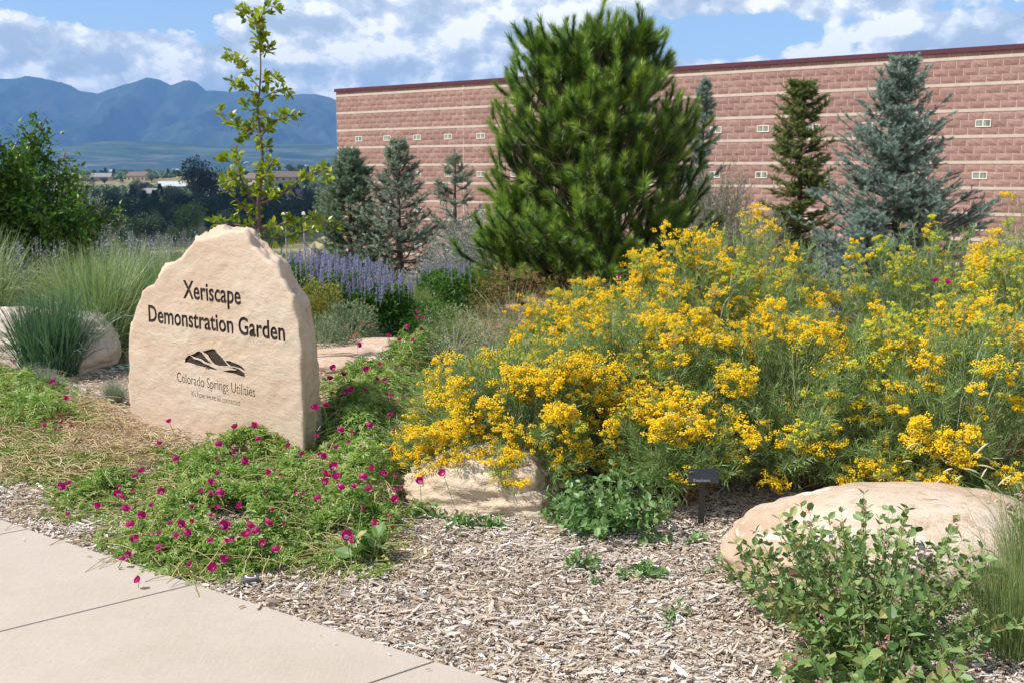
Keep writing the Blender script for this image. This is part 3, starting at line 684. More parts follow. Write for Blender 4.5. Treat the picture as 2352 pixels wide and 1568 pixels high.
boulder('boulder', (-.17, 5.14, -.04), (.56, .34, .32), -.32, 44, CRAG, 'craggy cream boulder jutting out under the yellow rabbitbrush', craggy=.075, flat=.6, facets=9)
boulder('boulder', (-3.88, 8.75, .18), (.62, .42, .38), -.15, 52, PALE, 'pale boulder half hidden behind the blue green grass clump', craggy=.03, flat=.5, facets=6)
SLAB = rockmat('flagstone', (.58, .42, .31), (.40, .28, .21), (.70, .58, .48), 3, bump=.015)
for q, (x, y, sx, sy, rz, lb) in enumerate([(790, 808, .42, .26, .1, 'buff flagstone with a rounded lip just right of the sign slab'), (762, 838, .26, .2, -.3, 'pale flagstone nearest the shaded side of the sign slab'), (860, 795, .34, .2, .25, 'pinkish flagstone right of the bright green moss'), (905, 832, .38, .28, -.1, 'broad grey tan flagstone in front of the stone ledge'), (880, 858, .15, .12, .5, 'small rough stone among the winecups below the flagstones'), (262, 815, .09, .07, .1, 'small round tan stone at the foot of the tall grass')]):
    p = G(x, y, .03); boulder('flagstone' if q < 4 else 'small_stone', (p[0], p[1], .03), (sx, sy, .07 if q < 4 else .06), rz, 60 + q, SLAB, lb, 'stone', flat=.8, craggy=.02)

# ------------------------------------------------------------------ small hardware
def disc_stack(b, c, prof, k=28, m=0, r=.5, R=None):
    a = np.arange(k) * 2 * pi / k; P = np.array([[rr * cos(t), rr * sin(t), z] for rr, z in prof for t in a])
    if R is not None: P = P @ R.T
    n = len(prof); i = np.arange(n - 1)[:, None] * k + np.arange(k)[None]; j = np.arange(n - 1)[:, None] * k + (np.arange(k)[None] + 1) % k
    b.add(P + np.array(c), np.stack([i, j, j + k, i + k], -1).reshape(-1, 4), r, m); return b
def sprinkler():
    p = G(573, 1350, .0); loc = (p[0], p[1], 0)
    th = thing('sprinkler_head', loc, 'grey pop-up sprinkler head with a white ringed cap set in wood chips by the walk', 'sprinkler')
    R = np.array([[1, 0, 0.1], [0, 1, .06], [-.1, -.06, 1]])
    disc_stack(Bag(), (p[0], p[1], .0), [(.028, -.05), (.028, .028), (.034, .03), (.034, .044), (.0325, .047), (.022, .0475)], R=R).build('body', plain('grey plastic', (.085, .09, .1), .5, 0, .2), th)
    disc_stack(Bag(), (p[0], p[1], .0), [(.0215, .046), (.0215, .0495), (.0145, .0495), (.0145, .047)], R=R).build('ring', plain('white plastic', (.75, .74, .76), .4), th)
    disc_stack(Bag(), (p[0], p[1], .0), [(.014, .045), (.014, .0525), (.012, .054), (.0001, .054)], R=R).build('nozzle', plain('maroon plastic', (.16, .06, .06), .4), th)
sprinkler()
def plant_label():
    p = G(1610, 1210, 0); blk = plain('black metal', (.02, .02, .022), .4, 0, .2)
    th = thing('plant_label', (p[0], p[1], 0), 'small black plant name marker on a post in the shade of the rabbitbrush', 'plant label')
    b = Bag(); boxes(b, (p[0], p[1], .10), (.028, .012, .26)); b.build('post', blk, th)
    a = radians(40); R = np.array([[1, 0, 0], [0, cos(a), -sin(a)], [0, sin(a), cos(a)]])
    b = Bag(); boxes(b, (p[0] + .0, p[1] - .015, .245), (.135, .075, .006), R=R[None]); b.build('plate', blk, th)
    cu = bpy.data.curves.new('writing', 'FONT'); cu.body = 'Elephant'; cu.size = .022; cu.align_x = 'CENTER'
    o = bpy.data.objects.new('w', cu); COL.objects.link(o); o.location = (p[0] - .01, p[1] - .045, .228); o.rotation_euler = (a, 0, 0)
    bpy.context.view_layer.update(); dg = bpy.context.evaluated_depsgraph_get(); me = bpy.data.meshes.new_from_object(o.evaluated_get(dg)); me.transform(o.matrix_world); bpy.data.objects.remove(o)
    w = bpy.data.objects.new('writing', me); me.materials.append(plain('white ink', (.2, .2, .2), .6)); COL.objects.link(w); w.parent = th; w.location = -Vector(th['_loc'])
plant_label()
def teal():
    b = Bag(); P = np.array([G(228, 850, .015), G(250, 848, .02), G(270, 845, .02), G(290, 843, .025), G(310, 842, .02)])
    for dx, dz, w in ((0, 0, .07), (-.03, .008, .03)):
        q = resample(P + np.array([dx, -dx * 1.5, dz]), 20); q[:, 2] += .006 * np.sin(np.arange(20) * 1.3)
        ribbons(b, q[None], w * np.r_[.2, np.linspace(.4, 1, 18), .9], np.array([[.1, .95, .1]])); 
    b.build('teal_strap', leafmat('teal plastic', [(.25, .55, .47), (.3, .6, .52)], .6, 0), label='flat teal plastic strip lying on the ground beside the sign slab', category='strip')
teal()
def mulch():
    def chips(N, reg, s0, s1, name, label):
        x = rng.uniform(reg[0], reg[1], N); y = rng.uniform(reg[2], reg[3], N); k = off_walk(x, y, .0) | ((rng.random(N) < .006) & off_walk(x, y, -.12)) | ((rng.random(N) < .00015)); x = x[k]; y = y[k]; N = len(x)
        L = np.exp(rng.normal(math.log(.0150), .6, N)).clip(.006, .075); W = (L * rng.uniform(.12, .38, N)).clip(.0028, .014); H = rng.uniform(.0015, .004, N)
        Lc = np.linspace(-.5, .5, 4); bend = .22 * (1 - (Lc * 2) ** 2)
        tv = np.array([[sx * (.5 if 0 < i < 3 else .28), l, z + bend[i] * .0] for i, l in enumerate(Lc) for sx in (-1, 1) for z in (0, 1)])
        tf = []
        for i in range(3):
            o = i * 4; tf += [[o + 1, o + 5, o + 7, o + 3], [o, o + 1, o + 5, o + 4][::-1], [o + 2, o + 3, o + 7, o + 6]]
        tf += [[0, 1, 3, 2], [12, 13, 15, 14]]
        tf = np.array(tf)
        a = rng.normal(pi / 2, .75, N) + (rng.random(N) < .3) * rng.uniform(0, pi, N); tilt = rng.normal(0, .22, N)
        d = np.stack([np.cos(a - pi / 2) * np.cos(tilt), np.sin(a - pi / 2) * np.cos(tilt), np.sin(tilt)], -1); d[:, [0, 1]] = d[:, [0, 1]]
        R = frames(d, rng.normal(0, .35, N)); z = rng.random(N) ** 1.5 * .022 + .001 + np.abs(np.sin(tilt)) * L * .3
        clump = vnoise(np.c_[x * 5, y * 5, 0 * x], 71); z = z + .012 * clump
        on = ~off_walk(x, y, .0); z[on] = .034 + .003 * rng.random(on.sum()); R[on] = frames(np.c_[d[on, :2], 0 * d[on, 0]], 0.0)
        r = np.clip(rng.beta(1.6, 1.6, N) + .12 * vnoise(np.c_[x * 2, y * 2, 0 * x], 72), 0, 1)
        b = Bag(); b.inst(tv, tf, np.c_[x, y, z], R, np.c_[W, L, H], r); b.build(name, M['mulch'], kind='stuff', label=label)
    chips(215000, (-3.3, 3.4, 2.2, 5.9), 1, 1, 'mulch', 'loose weathered wood chips covering the bed')
    chips(34000, (-5.2, -.2, 5.6, 9.5), 1, 1, 'mulch', 'wood chips around the foot of the sign slab')
mulch()

# ------------------------------------------------------------------ leaf templates (long axis +Y, face +Z)
T_LEAF = (np.array([[0, 0, 0], [-.24, .42, .07], [0, 1, -.05], [.24, .42, .07], [0, .45, 0.0]]), np.array([[0, 4, 1], [1, 4, 2], [0, 3, 4], [3, 2, 4]]))
T_OVAL = (np.array([[0, 0, 0], [-.26, .25, .05], [-.30, .6, .07], [0, 1, 0], [.30, .6, .07], [.26, .25, .05], [0, .5, -.02]]), np.array([[0, 6, 1], [1, 6, 2], [2, 6, 3], [3, 6, 4], [4, 6, 5], [5, 6, 0]]))
T_NARROW = (np.array([[-.03, 0, 0], [.03, 0, 0], [.035, .5, .03], [-.035, .5, .03], [0, 1, -.04]]), None)
def narrow(w=.035): return np.array([[0, 0, 0], [w, .4, .02], [0, 1, -.05], [-w, .4, .02]]), np.array([[0, 1, 2, 3]])
def star(lobes, w=.13, spread=1.9, droop=.12):
    V = []; F = []
    for a in np.linspace(-spread, spread, lobes):
        L = 1 - .25 * abs(a) / spread; s_, c_ = sin(a), cos(a); o = len(V)
        V += [[0, 0, 0], [s_ * .5 * L - c_ * w, c_ * .5 * L + s_ * w, .05], [s_ * L, c_ * L, -droop], [s_ * .5 * L + c_ * w, c_ * .5 * L - s_ * w, .05]]
        F += [[o, o + 3, o + 2, o + 1]]
    return np.array(V), np.array(F)
T_STAR = star(5, .17)
def octa(z=1.0):
    V = np.array([[1, 0, 0], [0, 1, 0], [-1, 0, 0], [0, -1, 0], [0, 0, z], [0, 0, -z * .6]]) * .5
    return V, np.array([[0, 1, 4], [1, 2, 4], [2, 3, 4], [3, 0, 4], [1, 0, 5], [2, 1, 5], [3, 2, 5], [0, 3, 5]])
T_OCT = octa()
def brush(n, w, ang=.9, seed=1, base=.0, nl=.34, top=.75, blunt=False):
    rg = np.random.default_rng(seed); V = []; F = []
    for k in range(n):
        y0 = base + (1 - base) * k / n; a = k * 2.4; d = np.array([cos(a) * sin(ang), cos(ang), sin(a) * sin(ang)]); L = nl * rg.uniform(.8, 1.2) * (1 - (.05 if blunt else .35) * y0)
        s_ = np.cross(d, [0, 1, 0]); s_ /= np.linalg.norm(s_); p = np.array([0, y0 * top, 0]); ang = rg.uniform(.35, 1.25) if blunt else ang; d = np.array([cos(a) * sin(ang * (1.15 - .6 * y0)), cos(ang * (1.15 - .6 * y0)), sin(a) * sin(ang * (1.15 - .6 * y0))]); o = len(V)
        V += [p - s_ * w, p + s_ * w, p + d * L]; F += [[o, o + 1, o + 2]]
    return np.array(V), np.array(F)

# ------------------------------------------------------------------ rabbitbrush
FLORET = []
def rabbitbrush(c, rx, ry, h, nst, label, seed, bud=.25, bloom=.75, lean=(0, 0), front_low=True, cut=None, dens=1.0):
    global rng
    rng = np.random.default_rng(seed)
    th = thing('rabbitbrush', (c[0], c[1], 0), label, 'shrub', 'yellow flowering rabbitbrush shrubs')
    N = nst
    d = rvec(N * 2); d = d[d[:, 2] > -.12][:N]; N = len(d)
    rad = rng.uniform(.80, 1.0, N); spread_n = .11 * fbm(d * 2.6, 3, seed)
    rad = rad * (1 + spread_n)
    inner = rng.random(N) < .22; rad[inner] *= rng.uniform(.55, .85, inner.sum())
    tip = np.c_[d[:, 0] * rx, d[:, 1] * ry, .18 + (d[:, 2]) * (h - .18) ] * rad[:, None]
    tip[:, 2] = np.maximum(tip[:, 2], .12 + .1 * rng.random(N)); tip[:, :2] += np.array(lean) * (tip[:, 2:] / h)
    b0 = np.c_[d[:, 0] * rx * .22, d[:, 1] * ry * .22, 0 * d[:, 0]] + np.c_[rng.normal(0, .05, (N, 2)), np.zeros(N)]
    mid = b0 * .35 + tip * .65; mid[:, 2] = tip[:, 2] * .55 + .10; mid[:, :2] = b0[:, :2] * .5 + tip[:, :2] * .5
    S = 9; t = np.linspace(0, 1, S)[None, :, None]
    P = (1 - t) ** 2 * b0[:, None] + 2 * t * (1 - t) * mid[:, None] + t ** 2 * tip[:, None] + np.array([c[0], c[1], 0])
    wob = rng.normal(0, .012, (N, S, 3)); wob[:, -1] = 0; wob[:, 0] = 0; P = P + wob
    st = Bag(); add_tubes(st, P, np.linspace(.0034, .0016, S)[None], 3); st.build('stem', M['rb_stem'], th, kind='stuff')
    # narrow leaves along the outer part of each stem
    T = np.gradient(P, axis=1); T = unit(T)
    nl = int(58 * dens); tt = rng.uniform(.38, 1, (N, nl)) * (S - 1); i0 = np.minimum(tt.astype(int), S - 2); f = (tt - i0)[..., None]
    ar = np.arange(N)[:, None]; pos = P[ar, i0] * (1 - f) + P[ar, i0 + 1] * f; tg = T[ar, i0]
    dr = unit(tg.reshape(-1, 3) * .75 + rvec(N * nl) * .75 + np.array([0, 0, .12]))
    R = frames(dr, rng.uniform(0, 2 * pi, N * nl)); L = rng.uniform(.035, .075, N * nl); col = np.clip(rng.normal(.45, .25, N * nl), 0, 1)
    lf = Bag(); tv, tf = narrow(.034); lf.inst(tv, tf, pos.reshape(-1, 3), R, L, col)
    # side shoots carry more leaves
    ns = 5; tt = rng.uniform(.55, .97, (N, ns)) * (S - 1); i0 = np.minimum(tt.astype(int), S - 2); f = (tt - i0)[..., None]
    sp = (P[ar, i0] * (1 - f) + P[ar, i0 + 1] * f).reshape(-1, 3); sd = unit(T[ar, i0].reshape(-1, 3) + rvec(N * ns) * .7 + np.array([0, 0, .35])); sL = rng.uniform(.06, .14, N * ns)
    nn = int(20 * dens); u = rng.random((len(sp), nn)); pp = sp[:, None] + sd[:, None] * (sL[:, None] * u)[..., None]
    dr = unit(np.repeat(sd, nn, 0) + rvec(len(sp) * nn) * .8); lf.inst(tv, tf, pp.reshape(-1, 3), frames(dr, rng.uniform(0, 6.3, len(dr))), rng.uniform(.025, .055, len(dr)), np.clip(rng.normal(.5, .25, len(dr)), 0, 1))
    lf.build('foliage', M['rb_leaf'], th)
    # brown dead shoots low inside
    K = 160; a = rng.uniform(0, 2 * pi, K); q0 = np.c_[np.cos(a) * rx * .2, np.sin(a) * ry * .2, 0 * a] + np.array([c[0], c[1], 0]); q1 = q0 + np.c_[np.cos(a) * rx * .45, np.sin(a) * ry * .45, rng.uniform(.2, .55, K) * h] * rng.uniform(.5, 1.1, K)[:, None]
    tq = np.linspace(0, 1, 5)[None, :, None]; PP = q0[:, None] * (1 - tq) + q1[:, None] * tq + rng.normal(0, .012, (K, 5, 3))
    dd = Bag(); add_tubes(dd, PP, .0022, 3); ribbons(dd, PP[:, 1:] + rng.normal(0, .02, (K, 4, 3)), .006, rvec(K)); dd.build('dead_stem', M['rb_dead'], th, kind='stuff')
    # flower heads
    tipw = P[:, -1]; low = fbm(tipw * 6.5 + seed, 2, 5) + rng.normal(0, .30, N)
    isfl = (~inner) & (low > np.quantile(low, 1 - bloom * .50)); fl = Bag(); bd = Bag()
    ends = np.concatenate([tipw[isfl], (sp + sd * sL[:, None]).reshape(N, ns, 3)[isfl][:, :2].reshape(-1, 3)])
    big = np.concatenate([np.full(isfl.sum(), 1.15), np.full(isfl.sum() * 2, .8)])
    kind = fbm(ends * 2.0 + 40, 3, 8) + rng.normal(0, .22, len(ends)) + (ends[:, 2] / h - .5) * .35; thr = np.quantile(kind, 1 - bud)
    for mask, bag, kk in ((kind <= thr, fl, 1.0), (kind > thr, bd, .62)):
        e = ends[mask]; bg = big[mask]; n = len(e); m = 8
        size = rng.uniform(.6, 1.25, n) * bg * kk
        off = rng.normal(0, 1, (n, m, 3)) * np.array([.030, .030, .018]) * size[:, None, None]; cc = (e[:, None] + off).reshape(-1, 3); r_ = np.repeat(size, m)
        fm = 19; o2 = rvec(len(cc) * fm) * (rng.random(len(cc) * fm) ** .33)[:, None] * np.array([.018, .018, .013]); o2 = o2 * np.repeat(r_, fm)[:, None] * 1.15
        pos = np.repeat(cc, fm, 0) + o2; bag.inst(*T_OCT, pos, frames(rvec(len(pos))), rng.uniform(.005, .0115, len(pos)) * (1 if kk == 1 else .85))
    fade = Bag()
    if len(fl.V):
        fl.build('blossom', M['rb_flower'], th, kind='stuff')
    if len(bd.V): bd.build('bud', M['rb_bud'], th, kind='stuff')
    e = ends[(kind <= thr)][::23][:14]
    if len(e):
        pos = np.repeat(e, 60, 0) + rvec(len(e) * 60) * .03; fade.inst(*T_OCT, pos, frames(rvec(len(pos))), .008); fade.build('faded_blossom', M['rb_fade'], th, kind='stuff')
    return th
def at(x, Y): return ((x - 1176) / FPX * Y * .99, Y)
RB = [  # centre x on the reference grid, depth, radii, height
    (1185, 5.52, .70, .70, .76, 460, 'low rabbitbrush dense with gold bloom, spilling over the craggy boulder', 1, .14, .78),
    (1490, 5.72, .68, .72, 1.0, 480, 'rabbitbrush heavy with gold bloom between the craggy boulder and the plant label', 2, .14, .76),
    (1560, 5.12, .34, .36, .54, 190, 'low skirt of rabbitbrush stems hanging over the plant label', 11, .15, .55),
    (1735, 6.75, .72, .62, 1.34, 430, 'tall rabbitbrush with stalks of yellow bloom rising in front of the pine edge', 3, .25, .85),
    (1600, 6.3, .58, .5, 1.22, 340, 'mid height rabbitbrush sloping up from the gold ones to the tall one', 10, .12, .95),
    (1850, 5.42, .68, .66, .98, 440, 'rabbitbrush with brown dry stems showing low, above the smooth boulder\'s near end', 4, .16, .72),
    (2200, 5.22, .80, .74, .98, 480, 'rabbitbrush draping over the top of the smooth pink boulder', 5, .2, .8),
    (2150, 7.0, .84, .6, 1.36, 460, 'pale stemmed rabbitbrush in yellow green bud before the big blue spruce', 6, .5, .85),
    (1370, 7.2, .66, .5, .90, 320, 'small rabbitbrush in yellow green bud behind the gold ones, near the pine foot', 7, .45, .9),
    (2400, 6.25, .64, .6, 1.32, 360, 'rabbitbrush with gold bloom at the edge of view, far from the sign slab', 8, .25, .85),
    (2420, 7.6, .7, .6, 1.45, 300, 'tall rabbitbrush in bud close to the building wall, last of the row', 9, .4, .8),
]
for (x, Y, rx, ry, h, n, lab, sd, bud, bl) in RB:
    rabbitbrush(at(x, Y), rx, ry, h, n, lab, sd, bud, bl)
rng = np.random.default_rng(77)

# ------------------------------------------------------------------ winecup (poppy mallow) patches
def flower_mesh():
    k = 15; prof = [(0.12, -.02, .05), (.42, .10, .1), (.85, .42, .5), (1.0, .82, .8)]; V = []; 
    for j, (r, z, c_) in enumerate(prof):
        for i in range(k):
            a = i * 2 * pi / k; s_ = 1 - (.10 if (i % 3 == 0 and j == 3) else 0); V.append([r * s_ * cos(a), z * (1 if i % 3 else .93), r * s_ * sin(a)])
    V = np.array(V); F = []; Rr = []
    for j in range(3):
        for i in range(k): F.append([j * k + i, j * k + (i + 1) % k, (j + 1) * k + (i + 1) % k, (j + 1) * k + i]); Rr.append([.02, .35, .9][j])
    V = V @ np.array([[1, 0, 0], [0, 0, 1], [0, 1, 0.]])      # open end to +Z
    me = None
    b = Bag(); b.add(V * .0215, np.array(F), np.array(Rr)); o = b.build('flower', M['petal']); me = o.data; bpy.data.objects.remove(o); return me
FLM = flower_mesh()
def in_poly(x, y, poly):
    poly = np.asarray(poly); inside = np.zeros(len(x), bool); j = len(poly) - 1
    for i in range(len(poly)):
        xi, yi = poly[i]; xj, yj = poly[j]; c = ((yi > y) != (yj > y)) & (x < (xj - xi) * (y - yi) / (yj - yi + 1e-12) + xi); inside ^= c; j = i
    return inside
def mound(x, y): return .13 + .10 * vnoise(np.c_[x * 2.3, y * 2.3, 0 * x], 91) + .05 * vnoise(np.c_[x * 6, y * 6, 0 * x], 92)
WC = []
def winecup(poly_px, n, label, seed, hs=1.0, dry=.2, mat='wc_leaf', straw=120, fl_h=.2):
    r0 = np.random.default_rng(seed); poly = np.array([G(*p)[:2] for p in poly_px]); cen = poly.mean(0)
    th = thing('winecup_plant', (cen[0], cen[1], 0), label, 'flowering plant', 'magenta winecup plants sprawling around the sign')
    global rng; rng = r0
    lo, hi = poly.min(0) - .12, poly.max(0) + .12; x = r0.uniform(lo[0], hi[0], n * 4); y = r0.uniform(lo[1], hi[1], n * 4)
    jx = x + r0.normal(0, .05, len(x)); jy = y + r0.normal(0, .05, len(x)); k = in_poly(jx, jy, poly); x, y = x[k][:n], y[k][:n]
    patch = vnoise(np.c_[x * 4, y * 4, 0 * x], seed); k = patch > -.62 + dry * r0.random(len(x)); x, y = x[k], y[k]; m = len(x)
    # distance to the outline thins the mound towards its rim
    seg = np.concatenate([poly, poly[:1]]); dm = np.full(m, 9.)
    for a, b_ in zip(seg[:-1], seg[1:]):
        ab = b_ - a; t = np.clip(((x - a[0]) * ab[0] + (y - a[1]) * ab[1]) / (ab @ ab), 0, 1); dm = np.minimum(dm, np.hypot(x - a[0] - t * ab[0], y - a[1] - t * ab[1]))
    H = mound(x, y) * hs * np.clip(dm / .22, .25, 1) ; z = H * r0.uniform(.25, 1.0, m) ** .6 + .01
    d = unit(np.c_[r0.normal(size=(m, 2)), r0.uniform(-.1, .8, m)]); f = Bag(); sc = r0.uniform(.022, .045, m)
    tone = np.clip(.5 + .25 * vnoise(np.c_[x * 3, y * 3, z * 5], 4) + r0.normal(0, .22, m), 0, 1)
    f.inst(*T_STAR, np.c_[x, y, z], frames(d, r0.normal(0, .5, m)), sc, tone)
    k2 = r0.random(m) < .5; nb = k2.sum(); tv, tf = narrow(.12); d2 = unit(np.c_[r0.normal(size=(nb, 2)), r0.uniform(0, 1.4, nb)]); f.inst(tv, tf, np.c_[x, y, z][k2] + r0.normal(0, .012, (nb, 3)), frames(d2, r0.uniform(0, 6, nb)), r0.uniform(.015, .035, nb), np.clip(tone[k2] + .15, 0, 1))
    f.build('foliage', M[mat], th)
    s_ = Bag(); K = int(m * .05) + straw; i = r0.integers(0, m, K); a = r0.uniform(0, 2 * pi, K); L = r0.uniform(.08, .3, K); S = 6; t = np.linspace(0, 1, S)
    P = np.stack([x[i][:, None] + np.cos(a)[:, None] * L[:, None] * t + r0.normal(0, .006, (K, S)).cumsum(1), y[i][:, None] + np.sin(a)[:, None] * L[:, None] * t + r0.normal(0, .006, (K, S)).cumsum(1), z[i][:, None] * (1 - .3 * t) + .02 * np.sin(t * 3) + .003], -1)
    add_tubes(s_, P, .0018, 3); s_.build('stem', M['wc_stem'], th, kind='stuff')
    WC.append((th, cen)); return th
winecup([(250, 1230), (330, 1140), (420, 1060), (500, 1030), (620, 1010), (720, 1000), (760, 1100), (720, 1230), (650, 1320), (520, 1335), (380, 1330), (310, 1320)], 8500, 'broad winecup mound spilling over the concrete walk below the sign slab', 101, 1.05, .25)
winecup([(700, 1010), (740, 960), (830, 930), (930, 950), (950, 1060), (945, 1160), (900, 1230), (820, 1260), (740, 1250), (720, 1120)], 5600, 'lush winecup mound between the sign slab and the craggy boulder', 102, 1.5, .1)
winecup([(735, 940), (750, 895), (815, 868), (890, 850), (930, 800), (985, 765), (1020, 800), (1000, 900), (940, 950), (830, 940), (750, 960)], 3600, 'winecup plant climbing into the rabbitbrush right of the sign slab', 103, 1.5, .25)
winecup([(125, 1190), (150, 1120), (250, 1085), (360, 1040), (420, 1060), (330, 1150), (240, 1215)], 1800, 'thin winecup patch at the edge of the wood chips with a few flowers', 104, .7, .5)
winecup([(-60, 830), (40, 835), (120, 880), (190, 930), (230, 980), (150, 1030), (60, 1030), (-60, 1040)], 3200, 'winecup patch before the pale boulder, mostly green', 105, .9, .3)
winecup([(-60, 1040), (60, 1030), (150, 1040), (300, 1040), (330, 1080), (150, 1120), (20, 1115), (-60, 1110)], 1700, 'sparse dry winecup patch beside the walk, far from the boulders', 106, .5, .7)
winecup([(720, 1290), (780, 1260), (880, 1250), (900, 1290), (800, 1335), (700, 1340)], 700, 'small outlying winecup sprawl on wood chips near the sprinkler head', 107, .5, .6)
FLP = [(25, 30), (1280, 152), (1375, 148), (1447, 140), (1525, 75), (1583, 77), (1523, 100), (1545, 120), (1605, 157), (1400, 220), (1185, 252), (858, 240), (920, 120), (955, 330), (1315, 337), (1640, 300), (1748, 312), (1810, 365), (1758, 405), (1758, 445), (1838, 480), (1965, 430), (2010, 490), (2030, 367), (2000, 148), (1842, 172), (2245, 205), (2277, 440), (1570, 250), (1143, 453), (1190, 517), (875, 500), (733, 418), (775, 387), (372, 458), (323, 474), (640, 510), (675, 600), (760, 635), (710, 688), (975, 680), (1200, 682), (1348, 688), (1395, 722), (1448, 673), (1337, 738), (1727, 542), (1878, 738), (1498, 822), (1215, 872), (1165, 915), (868, 815), (832, 745), (1003, 727), (952, 742), (735, 760), (757, 975), (660, 868), (690, 842), (1140, 768), (2150, 547), (1710, 45), (1757, 30), (1828, 425), (890, 780), (2405, 400)]
FLD = [(v * .4235, 919.5 + w * .4235) for v, w in FLP]
FLD += [(712.6 + .1368 * v, 743.3 + .1368 * w) for v, w in [(1620, 90), (1320, 235), (1487, 290), (1740, 285), (800, 370), (395, 760), (323, 940), (553, 875), (940, 800), (1260, 965), (567, 1165), (705, 1120), (1340, 1235), (230, 1380), (85, 1440), (1845, 110)]]
FLD += [(958, 718), (959, 731), (975, 732), (32, 830), (120, 862), (122, 880), (150, 917), (8, 934)]
_r = random.Random(21)
for _pl, _n in (([(300, 1230), (330, 1140), (500, 1040), (700, 1020), (700, 1230), (560, 1320), (400, 1310)], 30), ([(720, 1000), (800, 940), (930, 950), (930, 1180), (800, 1250)], 22), ([(750, 880), (900, 820), (980, 790), (960, 930), (780, 940)], 12), ([(140, 1180), (240, 1100), (400, 1060), (240, 1210)], 6), ([(0, 850), (120, 890), (200, 980), (40, 1030)], 8)):
    _P = np.array(_pl, float)
    for _ in range(_n):
        while True:
            q = (_r.uniform(_P[:, 0].min(), _P[:, 0].max()), _r.uniform(_P[:, 1].min(), _P[:, 1].max()))
            if in_poly(np.array([q[0]]), np.array([q[1]]), _P)[0]: break
        FLD.append(q)
NMAIN = len(FLP) + 24
TALL = [(1422, 640, 6.6), (1472, 652, 6.3), (2150, 648, 5.9), (2175, 652, 5.9), (2046, 762, 5.6)]
SMALL = {56, 57, 58, 59, 64, 54}
for i, q in enumerate(FLD + TALL):
    Yd = None
    if len(q) == 3: p = A(q[0], q[1], q[2])
    else:
        h0 = .15
        if q[0] > 690 and q[1] < 960: h0 = .32
        elif q[0] > 700: h0 = .26
        elif q[0] < 300: h0 = .12
        p = G(q[0], q[1], h0)
        if not off_walk(p[0], p[1], .04): p = G(q[0], q[1], .06)
    th, cen = min(WC, key=lambda w: np.hypot(*(w[1] - p[:2])))
    if len(q) == 3: th, cen = WC[2]
    o = bpy.data.objects.new('flower', FLM); COL.objects.link(o); o.parent = th; o.location = Vector(p) - Vector(th['_loc'])
    s_ = random.uniform(.85, 1.15) * (.72 if i in SMALL else _r.uniform(.45, .8) if NMAIN <= i < len(FLD) else 1); o.scale = (s_ * .92, s_ * .92, s_ * random.uniform(1.1, 1.5)); o.rotation_euler = (random.uniform(-.7, .9), random.uniform(-.8, .8), random.uniform(0, 6.3))
    z0 = max(0, p[2] - random.uniform(.1, .2)); S = 6; t = np.linspace(0, 1, S)[:, None]; base = np.array([p[0] + random.uniform(-.05, .05), p[1] + random.uniform(-.03, .05), z0 if len(q) == 2 else p[2] - .35])
    if not hasattr(winecup, 'st'): winecup.st = {}
    winecup.st.setdefault(th.name, (th, []))[1].append(base + (p - base) * t + np.array([0, 0, 0]) * t)
for th, P in winecup.st.values():
    b = Bag(); add_tubes(b, np.array(P), .0016, 3); b.build('flower_stalk', M['wc_leaf'], th, kind='stuff')
rng = np.random.default_rng(5)
# dry stems raked over the bed left of the slab
def straw():
    N = 2000; poly = np.array([G(*p)[:2] for p in [(-80, 960), (120, 930), (240, 930), (330, 990), (460, 1040), (330, 1090), (170, 1120), (-80, 1120)]])
    lo, hi = poly.min(0), poly.max(0); x = rng.uniform(lo[0], hi[0], N * 2); y = rng.uniform(lo[1], hi[1], N * 2); k = in_poly(x, y, poly) & off_walk(x, y, .15); x, y = x[k][:N], y[k][:N]; n = len(x)
    a = rng.uniform(0, 2 * pi, n); L = rng.uniform(.05, .24, n); S = 7; t = np.linspace(-.5, .5, S); cv = rng.normal(0, 2.2, n)
    X = x[:, None] + np.cos(a[:, None] + cv[:, None] * t * .5) * L[:, None] * t; Y = y[:, None] + np.sin(a[:, None] + cv[:, None] * t * .5) * L[:, None] * t
    Z = .01 + rng.random(n)[:, None] ** 2 * .07 + .02 * (1 - 4 * t ** 2) + rng.normal(0, .25, n)[:, None] * t * L[:, None] * .5
    b = Bag(); add_tubes(b, np.stack([X, Y, np.maximum(Z, .004)], -1), rng.uniform(.0012, .0026, n)[:, None], 3); b.build('dry_stems', M['straw'], kind='stuff', label='dry tan plant stems lying over the bed')
straw()

